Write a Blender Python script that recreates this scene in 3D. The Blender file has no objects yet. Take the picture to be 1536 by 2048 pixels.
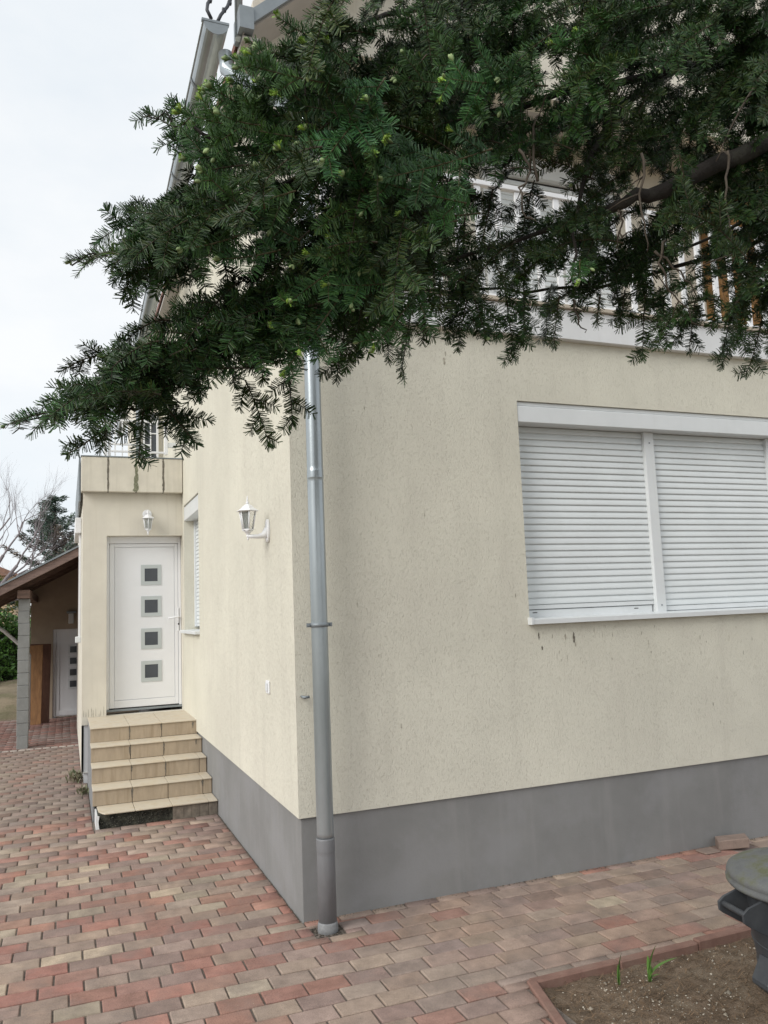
import bpy, bmesh, math, random
import numpy as np
from mathutils import Vector, Matrix

random.seed(7)
rng = np.random.default_rng(7)
S = bpy.context.scene
COL = S.collection
R = math.radians

# ------------------------------------------------------------------ camera
CAM_POS = Vector((-1.2198, -4.4929, 1.70))
CAM_RIGHT = Vector((0.92998, -0.36562, -0.03814))
CAM_UP = Vector((-0.00785, -0.12349, 0.99232))
CAM_FWD = Vector((0.36752, 0.92254, 0.11771))
cd = bpy.data.cameras.new('camera')
cd.sensor_fit = 'HORIZONTAL'
cd.sensor_width = 36.0
cd.lens = 37.54
cd.clip_start = 0.05
cd.clip_end = 2000
cam = bpy.data.objects.new('camera', cd)
COL.objects.link(cam)
m = Matrix.Identity(4)
for i, v in enumerate((CAM_RIGHT, CAM_UP, -CAM_FWD)):
    v = v.normalized()
    for k in range(3):
        m[k][i] = v[k]
m.translation = CAM_POS
cam.matrix_world = m
S.camera = cam

# ------------------------------------------------------------------ sky, sun, exposure
SUN_DIR = Vector((-0.88, -0.38, 0.64)).normalized()      # towards the sun
sun_el = math.asin(SUN_DIR.z)
sun_az = math.atan2(SUN_DIR.x, SUN_DIR.y)
world = bpy.data.worlds.new('World')
S.world = world
world.use_nodes = True
nt = world.node_tree
nt.nodes.clear()
out = nt.nodes.new('ShaderNodeOutputWorld')
bg = nt.nodes.new('ShaderNodeBackground')
bg.inputs['Strength'].default_value = 0.10
sky = nt.nodes.new('ShaderNodeTexSky')
sky.sky_type = 'NISHITA'
sky.sun_disc = False
sky.sun_elevation = sun_el
sky.sun_rotation = sun_az
tc = nt.nodes.new('ShaderNodeTexCoord')
mp = nt.nodes.new('ShaderNodeMapping')
mp.inputs['Scale'].default_value = (1.0, 1.0, 2.2)
nz = nt.nodes.new('ShaderNodeTexNoise')
nz.inputs['Scale'].default_value = 2.6
nz.inputs['Detail'].default_value = 7
nz.inputs['Roughness'].default_value = 0.55
cr = nt.nodes.new('ShaderNodeValToRGB')
cr.color_ramp.elements[0].position = 0.30
cr.color_ramp.elements[0].color = (5.75, 6.15, 6.5, 1)
cr.color_ramp.elements[1].position = 0.62
cr.color_ramp.elements[1].color = (6.85, 6.95, 7.0, 1)
mix = nt.nodes.new('ShaderNodeMix')
mix.data_type = 'RGBA'
mix.inputs['Factor'].default_value = 0.93
nt.links.new(tc.outputs['Generated'], mp.inputs['Vector'])
nt.links.new(mp.outputs['Vector'], nz.inputs['Vector'])
nt.links.new(nz.outputs['Fac'], cr.inputs['Fac'])
nt.links.new(sky.outputs['Color'], mix.inputs['A'])
nt.links.new(cr.outputs['Color'], mix.inputs['B'])
nt.links.new(mix.outputs['Result'], bg.inputs['Color'])
nt.links.new(bg.outputs['Background'], out.inputs['Surface'])

sl = bpy.data.lights.new('sun', 'SUN')
sl.energy = 1.5
sl.angle = R(35)
sl.color = (1.0, 0.965, 0.91)
sun = bpy.data.objects.new('sun', sl)
COL.objects.link(sun)
sun.rotation_euler = (-SUN_DIR).to_track_quat('-Z', 'Y').to_euler()
sun.location = (-8, 6, 12)

S.view_settings.view_transform = 'Standard'
S.view_settings.look = 'None'
S.view_settings.gamma = 1.0
S.view_settings.use_curve_mapping = False
S.view_settings.exposure = 0.58
S.render.engine = 'CYCLES'
S.cycles.max_bounces = 8
S.cycles.use_denoising = True

# ------------------------------------------------------------------ object helpers
WLOC = {}


def link(o, parent=None, wloc=(0, 0, 0)):
    COL.objects.link(o)
    w = Vector(wloc)
    if parent is not None:
        o.parent = parent
        o.location = w - WLOC[parent.name]
    else:
        o.location = w
    WLOC[o.name] = w
    return o


def tag(o, label=None, cat=None, group=None, kind=None):
    if label:
        o['label'] = label
    if cat:
        o['category'] = cat
    if group:
        o['group'] = group
    if kind:
        o['kind'] = kind
    return o


def thing(name, label, cat, loc=(0, 0, 0), group=None):
    o = bpy.data.objects.new(name, None)
    o.empty_display_size = 0.1
    link(o, None, loc)
    return tag(o, label, cat, group)


def obj(name, me, mt=None, parent=None, wloc=(0, 0, 0), label=None):
    if mt is not None:
        me.materials.clear()
        for x in (mt if isinstance(mt, (list, tuple)) else [mt]):
            me.materials.append(x)
    o = bpy.data.objects.new(name, me)
    link(o, parent, wloc)
    if label:
        o['label'] = label
    return o


class MB:
    """collects faces for one mesh"""
    def __init__(self):
        self.v = []
        self.f = []
        self.smooth = []

    def quad(self, a, b, c, d, s=False):
        n = len(self.v)
        self.v += [tuple(a), tuple(b), tuple(c), tuple(d)]
        self.f.append((n, n + 1, n + 2, n + 3))
        self.smooth.append(s)

    def box(self, x0, x1, y0, y1, z0, z1):
        n = len(self.v)
        self.v += [(x0, y0, z0), (x1, y0, z0), (x1, y1, z0), (x0, y1, z0), (x0, y0, z1), (x1, y0, z1), (x1, y1, z1), (x0, y1, z1)]
        for q in ((0, 3, 2, 1), (4, 5, 6, 7), (0, 1, 5, 4), (1, 2, 6, 5), (2, 3, 7, 6), (3, 0, 4, 7)):
            self.f.append(tuple(n + i for i in q))
            self.smooth.append(False)
        return self

    def prism(self, pts, d):
        """closed polygon pts extruded by vector d"""
        n = len(self.v)
        k = len(pts)
        self.v += [tuple(p) for p in pts] + [tuple(Vector(p) + Vector(d)) for p in pts]
        self.f.append(tuple(n + i for i in range(k))[::-1])
        self.f.append(tuple(n + k + i for i in range(k)))
        for i in range(k):
            j = (i + 1) % k
            self.f.append((n + i, n + j, n + k + j, n + k + i))
        self.smooth += [False] * (k + 2)
        return self

    def tube(self, pts, rad, ns=8, cap=True):
        pts = [Vector(p) for p in pts]
        if not isinstance(rad, (list, tuple)):
            rad = [rad] * len(pts)
        n = len(self.v)
        up = None
        for i, p in enumerate(pts):
            t = (pts[min(i + 1, len(pts) - 1)] - pts[max(i - 1, 0)]).normalized()
            if up is None:
                up = Vector((0, 0, 1)) if abs(t.z) < 0.9 else Vector((1, 0, 0))
            a = t.cross(up)
            if a.length < 1e-4:
                a = t.cross(Vector((1, 0.3, 0)))
            a.normalize()
            b = a.cross(t).normalized()
            up = b
            for k in range(ns):
                w = 2 * math.pi * k / ns
                self.v.append(tuple(p + (a * math.cos(w) + b * math.sin(w)) * rad[i]))
        for i in range(len(pts) - 1):
            for k in range(ns):
                k2 = (k + 1) % ns
                self.f.append((n + i * ns + k, n + i * ns + k2, n + (i + 1) * ns + k2, n + (i + 1) * ns + k))
                self.smooth.append(True)
        if cap:
            self.f.append(tuple(n + k for k in range(ns))[::-1])
            self.f.append(tuple(n + (len(pts) - 1) * ns + k for k in range(ns)))
            self.smooth += [False, False]
        return self

    def lathe(self, prof, c=(0, 0, 0), ns=24, smooth=True, phase=0.0):
        """prof: list of (radius, z)"""
        n = len(self.v)
        for r, z in prof:
            for k in range(ns):
                w = 2 * math.pi * (k + phase) / ns
                self.v.append((c[0] + r * math.cos(w), c[1] + r * math.sin(w), c[2] + z))
        for i in range(len(prof) - 1):
            for k in range(ns):
                k2 = (k + 1) % ns
                self.f.append((n + i * ns + k, n + i * ns + k2, n + (i + 1) * ns + k2, n + (i + 1) * ns + k))
                self.smooth.append(smooth)
        self.f.append(tuple(n + k for k in range(ns))[::-1])
        self.f.append(tuple(n + (len(prof) - 1) * ns + k for k in range(ns)))
        self.smooth += [False, False]
        return self

    def mesh(self, name, bevel=0.0, segs=1):
        me = bpy.data.meshes.new(name)
        me.from_pydata(self.v, [], self.f)
        me.polygons.foreach_set('use_smooth', self.smooth)
        if bevel > 0:
            bm = bmesh.new()
            bm.from_mesh(me)
            bmesh.ops.remove_doubles(bm, verts=bm.verts, dist=1e-5)
            bmesh.ops.bevel(bm, geom=[e for e in bm.edges if len(e.link_faces) == 2 and e.calc_face_angle(0) > 0.6],
                            offset=bevel, segments=segs, affect='EDGES', clamp_overlap=True)
            bm.to_mesh(me)
            bm.free()
        me.update()
        return me


def box(name, b, mt, parent=None, bevel=0.0, label=None):
    return obj(name, MB().box(*b).mesh(name, bevel), mt, parent, label=label)


def fast_mesh(name, verts, faces, nper, cols=None):
    """verts (N,3) array, faces (M,nper) array, cols (N,3) vertex colours"""
    me = bpy.data.meshes.new(name)
    me.vertices.add(len(verts))
    me.vertices.foreach_set('co', np.asarray(verts, dtype=np.float32).ravel())
    M = len(faces)
    me.loops.add(M * nper)
    me.loops.foreach_set('vertex_index', np.asarray(faces, dtype=np.int32).ravel())
    me.polygons.add(M)
    me.polygons.foreach_set('loop_start', np.arange(0, M * nper, nper, dtype=np.int32))
    me.update(calc_edges=True)
    if cols is not None:
        a = me.color_attributes.new('tint', 'FLOAT_COLOR', 'POINT')
        c4 = np.ones((len(verts), 4), dtype=np.float32)
        c4[:, :3] = cols
        a.data.foreach_set('color', c4.ravel())
    return me


def tint_attr(me, col):
    a = me.color_attributes.new('tint', 'FLOAT_COLOR', 'POINT')
    for d in a.data:
        d.color = (*col, 1)
    return me


# ------------------------------------------------------------------ materials
def mat(name, base, rough=0.6, metallic=0.0, var=0.12, vscale=6.0, vstretch=(1, 1, 1), bump=0.0, bscale=60.0, bstretch=(1, 1, 1),
        bdist=0.004, spec=0.5, tint=False, streak=0.0, streak_col=(0.2, 0.18, 0.15), speck=0.0, kind='noise', trans=0.0, detail=6,
        patch=None, patch_scale=3.0, patch_amt=0.5, local=False, sstretch=(14, 14, 0.7)):
    mt = bpy.data.materials.new(name)
    mt.use_nodes = True
    t = mt.node_tree
    N, L = t.nodes, t.links
    b = N['Principled BSDF']
    b.inputs['Roughness'].default_value = rough
    b.inputs['Metallic'].default_value = metallic
    b.inputs['Specular IOR Level'].default_value = spec
    if local:
        pos = N.new('ShaderNodeTexCoord').outputs['Object']
    else:
        pos = N.new('ShaderNodeNewGeometry').outputs['Position']

    def noise(scale, stretch, det=6, rgh=0.6):
        mpn = N.new('ShaderNodeMapping')
        mpn.inputs['Scale'].default_value = stretch
        L.new(pos, mpn.inputs['Vector'])
        n = N.new('ShaderNodeTexNoise')
        n.inputs['Scale'].default_value = scale
        n.inputs['Detail'].default_value = det
        n.inputs['Roughness'].default_value = rgh
        L.new(mpn.outputs['Vector'], n.inputs['Vector'])
        return n.outputs['Fac']

    def mixc(fac, a, bcol, mode='MIX'):
        mx = N.new('ShaderNodeMix')
        mx.data_type = 'RGBA'
        mx.blend_type = mode
        for sock, val in ((mx.inputs['Factor'], fac), (mx.inputs['A'], a), (mx.inputs['B'], bcol)):
            if isinstance(val, (int, float)):
                sock.default_value = val
            elif isinstance(val, tuple):
                sock.default_value = (*val[:3], 1)
            else:
                L.new(val, sock)
        return mx.outputs['Result']

    def ramp(v, p0, p1, c0=0.0, c1=1.0):
        mr = N.new('ShaderNodeMapRange')
        mr.inputs['From Min'].default_value = p0
        mr.inputs['From Max'].default_value = p1
        mr.inputs['To Min'].default_value = c0
        mr.inputs['To Max'].default_value = c1
        mr.clamp = True
        L.new(v, mr.inputs['Value'])
        return mr.outputs['Result']

    if tint:
        an = N.new('ShaderNodeAttribute')
        an.attribute_name = 'tint'
        col = mixc(1.0, an.outputs['Color'], base, 'MULTIPLY')
    else:
        rgb = N.new('ShaderNodeRGB')
        rgb.outputs[0].default_value = (*base, 1)
        col = rgb.outputs[0]
    if var > 0:
        nv = ramp(noise(vscale, vstretch, detail), 0.3, 0.7, 1 - var, 1 + var)
        cx = N.new('ShaderNodeCombineXYZ')
        for s in ('X', 'Y', 'Z'):
            L.new(nv, cx.inputs[s])
        col = mixc(1.0, col, cx.outputs['Vector'], 'MULTIPLY')
    if streak > 0:
        sv = ramp(noise(1.0, sstretch, 5, 0.65), 0.52, 0.75, 0, streak)
        col = mixc(sv, col, streak_col)
    if patch is not None:
        pv = ramp(noise(patch_scale, (1, 1, 1), 8, 0.65), 0.48, 0.62, 0, patch_amt)
        col = mixc(pv, col, patch)
    if speck > 0:
        kv = ramp(noise(220, (1, 1, 1), 3, 0.7), 0.3, 0.7, 1 - speck, 1 + speck)
        cx = N.new('ShaderNodeCombineXYZ')
        for s in ('X', 'Y', 'Z'):
            L.new(kv, cx.inputs[s])
        col = mixc(1.0, col, cx.outputs['Vector'], 'MULTIPLY')
    L.new(col, b.inputs['Base Color'])
    if bump > 0:
        if kind == 'scratch':                      # scraped render: fine grain and short worm grooves running down
            h1 = noise(150, (1, 1, 1), 4, 0.7)
            h2 = ramp(noise(165, (1, 1, 0.32), 3, 0.6), 0.30, 0.44, 0, 1)
            ad = N.new('ShaderNodeMath')
            ad.operation = 'MULTIPLY_ADD'
            L.new(h1, ad.inputs[0])
            ad.inputs[1].default_value = 0.8
            L.new(h2, ad.inputs[2])
            hh = ad.outputs[0]
        else:
            hh = noise(bscale, bstretch, 6, 0.65)
        bp = N.new('ShaderNodeBump')
        bp.inputs['Strength'].default_value = bump
        bp.inputs['Distance'].default_value = bdist
        L.new(hh, bp.inputs['Height'])
        L.new(bp.outputs['Normal'], b.inputs['Normal'])
    if trans > 0:
        b.inputs['Transmission Weight'].default_value = trans
    return mt


M = {}
M['stucco'] = mat('scraped_stucco', (0.695, 0.672, 0.575), 0.95, var=0.08, vscale=1.1, bump=0.62, bdist=0.005, kind='scratch', spec=0.2,
                  streak=0.42, streak_col=(0.56, 0.535, 0.46), speck=0.10, sstretch=(6, 6, 0.6), patch=(0.64, 0.61, 0.525), patch_scale=1.5, patch_amt=0.4)
M['stucco_fine'] = mat('fine_stucco', (0.68, 0.645, 0.56), 0.95, var=0.08, vscale=2.2, bump=0.5, bscale=160, spec=0.2, streak=0.25,
                       streak_col=(0.42, 0.37, 0.28), speck=0.05)
M['parapet'] = mat('parapet_render', (0.66, 0.625, 0.54), 0.9, var=0.09, vscale=5, bump=0.35, bscale=120, spec=0.2, streak=0.35,
                   streak_col=(0.40, 0.38, 0.29))
M['plinth'] = mat('grey_plinth', (0.235, 0.235, 0.232), 0.9, var=0.10, vscale=2.4, bump=0.35, bscale=70, bdist=0.003, spec=0.25,
                  patch=(0.27, 0.27, 0.275), patch_scale=2.6, patch_amt=0.6, streak=0.5, streak_col=(0.30, 0.295, 0.29), sstretch=(9, 9, 0.8), speck=0.08)
M['white'] = mat('white_plastic', (0.80, 0.81, 0.83), 0.38, var=0.03, vscale=3, spec=0.5)
M['white_alu'] = mat('white_aluminium', (0.70, 0.725, 0.735), 0.42, var=0.04, vscale=4, spec=0.5, streak=0.12, streak_col=(0.5, 0.5, 0.48))
M['shutter'] = mat('shutter_aluminium', (0.70, 0.735, 0.745), 0.40, var=0.05, vscale=3, spec=0.5)
M['white_paint'] = mat('white_paint', (0.72, 0.73, 0.74), 0.6, var=0.05, vscale=5, bump=0.1, streak=0.15, streak_col=(0.55, 0.55, 0.52))
M['door_grey'] = mat('door_square_grey', (0.50, 0.54, 0.54), 0.45, var=0.03)
M['glass_dark'] = mat('dark_glass', (0.065, 0.075, 0.09), 0.12, var=0.1, vscale=9, spec=0.5)
M['dark'] = mat('dark_gap', (0.03, 0.03, 0.03), 0.9, var=0.1)
M['zinc'] = mat('zinc_pipe', (0.37, 0.41, 0.43), 0.28, metallic=0.62, var=0.16, vscale=5, vstretch=(1, 1, 0.3), bump=0.05, bscale=12)
M['zinc_old'] = mat('dull_zinc', (0.25, 0.28, 0.30), 0.5, metallic=0.35, var=0.12, vscale=7)
M['pipe_grey'] = mat('grey_pipe', (0.20, 0.205, 0.215), 0.6, metallic=0.2, var=0.08, vscale=9, bump=0.05, streak=0.2, streak_col=(0.33, 0.33, 0.34))
M['cement'] = mat('cement_patch', (0.23, 0.235, 0.24), 0.95, var=0.2, vscale=30, bump=0.6, bscale=60)
M['tile'] = mat('beige_riser_shaded', (0.40, 0.325, 0.24), 0.55, var=0.10, vscale=9, vstretch=(3, 3, 0.8), streak=0.75, streak_col=(0.26, 0.20, 0.13),
                sstretch=(22, 22, 1.6), spec=0.35)  # riser copy: shade on the upright faces put into the darker base; streaks are grime
M['tread'] = mat('beige_tread_lit', (0.58, 0.515, 0.41), 0.6, var=0.10, vscale=9, patch=(0.45, 0.36, 0.24), patch_scale=9, patch_amt=0.5, spec=0.35)  # tread copy of the step tile: light from above put into the paler base
M['tile_back'] = mat('bare_tile_back', (0.21, 0.18, 0.145), 0.9, var=0.3, vscale=22, bump=0.5, bscale=40)
M['rubble'] = mat('dark_exposed_mortar', (0.05, 0.05, 0.04), 0.95, var=0.6, vscale=18, bump=1.0, bscale=35, bdist=0.02, patch=(0.14, 0.14, 0.10), patch_scale=14)
M['paver'] = mat('paver', (1, 1, 1), 0.9, var=0.22, vscale=10, tint=True, bump=0.7, bscale=150, bdist=0.004, spec=0.25, speck=0.26,
                 patch=(0.21, 0.17, 0.15), patch_scale=2.6, patch_amt=0.5)
M['sand_joint'] = mat('joint_sand', (0.15, 0.125, 0.105), 1.0, var=0.4, vscale=60, bump=0.8, bscale=150)
M['soil'] = mat('soil', (0.185, 0.138, 0.10), 1.0, var=0.35, vscale=14, bump=1.0, bscale=90, bdist=0.012, speck=0.35, patch=(0.27, 0.22, 0.165),
                patch_scale=5, patch_amt=0.55, spec=0.1)
M['ground'] = mat('dry_ground', (0.21, 0.175, 0.125), 1.0, var=0.3, vscale=1.5, bump=0.8, bscale=12, bdist=0.03, patch=(0.11, 0.12, 0.06), patch_scale=1.6, spec=0.1)
M['edging'] = mat('red_edging', (0.22, 0.125, 0.098), 0.9, var=0.22, vscale=12, bump=0.4, bscale=90, speck=0.12, patch=(0.20, 0.14, 0.11), patch_scale=6)
M['loose_brick'] = mat('loose_paver', (0.24, 0.18, 0.15), 0.9, var=0.15, vscale=20, bump=0.4, bscale=120, speck=0.12)
M['block'] = mat('grey_block', (0.235, 0.24, 0.235), 0.95, var=0.12, vscale=7, bump=0.6, bscale=90, speck=0.12)
M['wood_dark'] = mat('brown_timber', (0.135, 0.085, 0.065), 0.75, var=0.35, vscale=5, vstretch=(1, 6, 6), bump=0.3, bscale=30)
M['wood_barge'] = mat('weathered_barge', (0.21, 0.145, 0.125), 0.75, var=0.3, vscale=6, vstretch=(1, 5, 4), bump=0.3, bscale=30)
M['plank'] = mat('pine_plank', (0.30, 0.155, 0.065), 0.65, var=0.3, vscale=5, vstretch=(6, 6, 0.5), bump=0.2, bscale=30)
M['plank2'] = mat('red_brown_plank', (0.13, 0.06, 0.038), 0.65, var=0.3, vscale=5, vstretch=(6, 6, 0.5), bump=0.2, bscale=30)
M['wood_orange'] = mat('orange_wood', (0.20, 0.105, 0.035), 0.6, var=0.25, vscale=4, vstretch=(1, 1, 5), bump=0.2)
M['roof_tile'] = mat('roof_tile', (0.20, 0.10, 0.075), 0.85, var=0.25, vscale=3, bump=0.6, bscale=8)
M['soffit'] = mat('soffit_render', (0.50, 0.47, 0.44), 0.9, var=0.06)
M['bin'] = mat('dark_grey_plastic', (0.045, 0.05, 0.058), 0.5, var=0.25, vscale=7, bump=0.08, bscale=40, patch=(0.075, 0.08, 0.085), patch_scale=4, patch_amt=0.6)
M['bin_lid'] = mat('weathered_bin_lid', (0.145, 0.15, 0.15), 0.8, var=0.25, vscale=9, bump=0.25, bscale=50, patch=(0.115, 0.12, 0.065), patch_scale=9, patch_amt=0.9, speck=0.15)
M['bark'] = mat('fir_bark', (0.022, 0.018, 0.015), 0.95, var=0.4, vscale=18, bump=1.0, bscale=35, bdist=0.01, patch=(0.05, 0.05, 0.035), patch_scale=12, patch_amt=0.5)
M['twig'] = mat('dry_twig', (0.07, 0.056, 0.042), 0.9, var=0.3, vscale=30)
M['needle'] = mat('fir_needle', (1, 1, 1), 0.40, var=0.35, vscale=4, tint=True, spec=0.28)
M['leaf'] = mat('leaf', (1, 1, 1), 0.45, var=0.15, vscale=5, tint=True, spec=0.4)
M['chip'] = mat('pale_chip', (1, 1, 1), 0.9, var=0.2, vscale=40, tint=True)
M['lamp_glass'] = mat('frosted_lamp_glass', (0.62, 0.66, 0.63), 0.25, var=0.05, spec=0.5)
M['lamp_clear'] = mat('lamp_pane', (0.85, 0.87, 0.86), 0.08, var=0.0, trans=0.85)
M['cable'] = mat('black_cable', (0.04, 0.045, 0.055), 0.5, var=0.1)
M['hill'] = mat('distant_wall', (0.55, 0.40, 0.26), 0.9, var=0.2)
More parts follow.
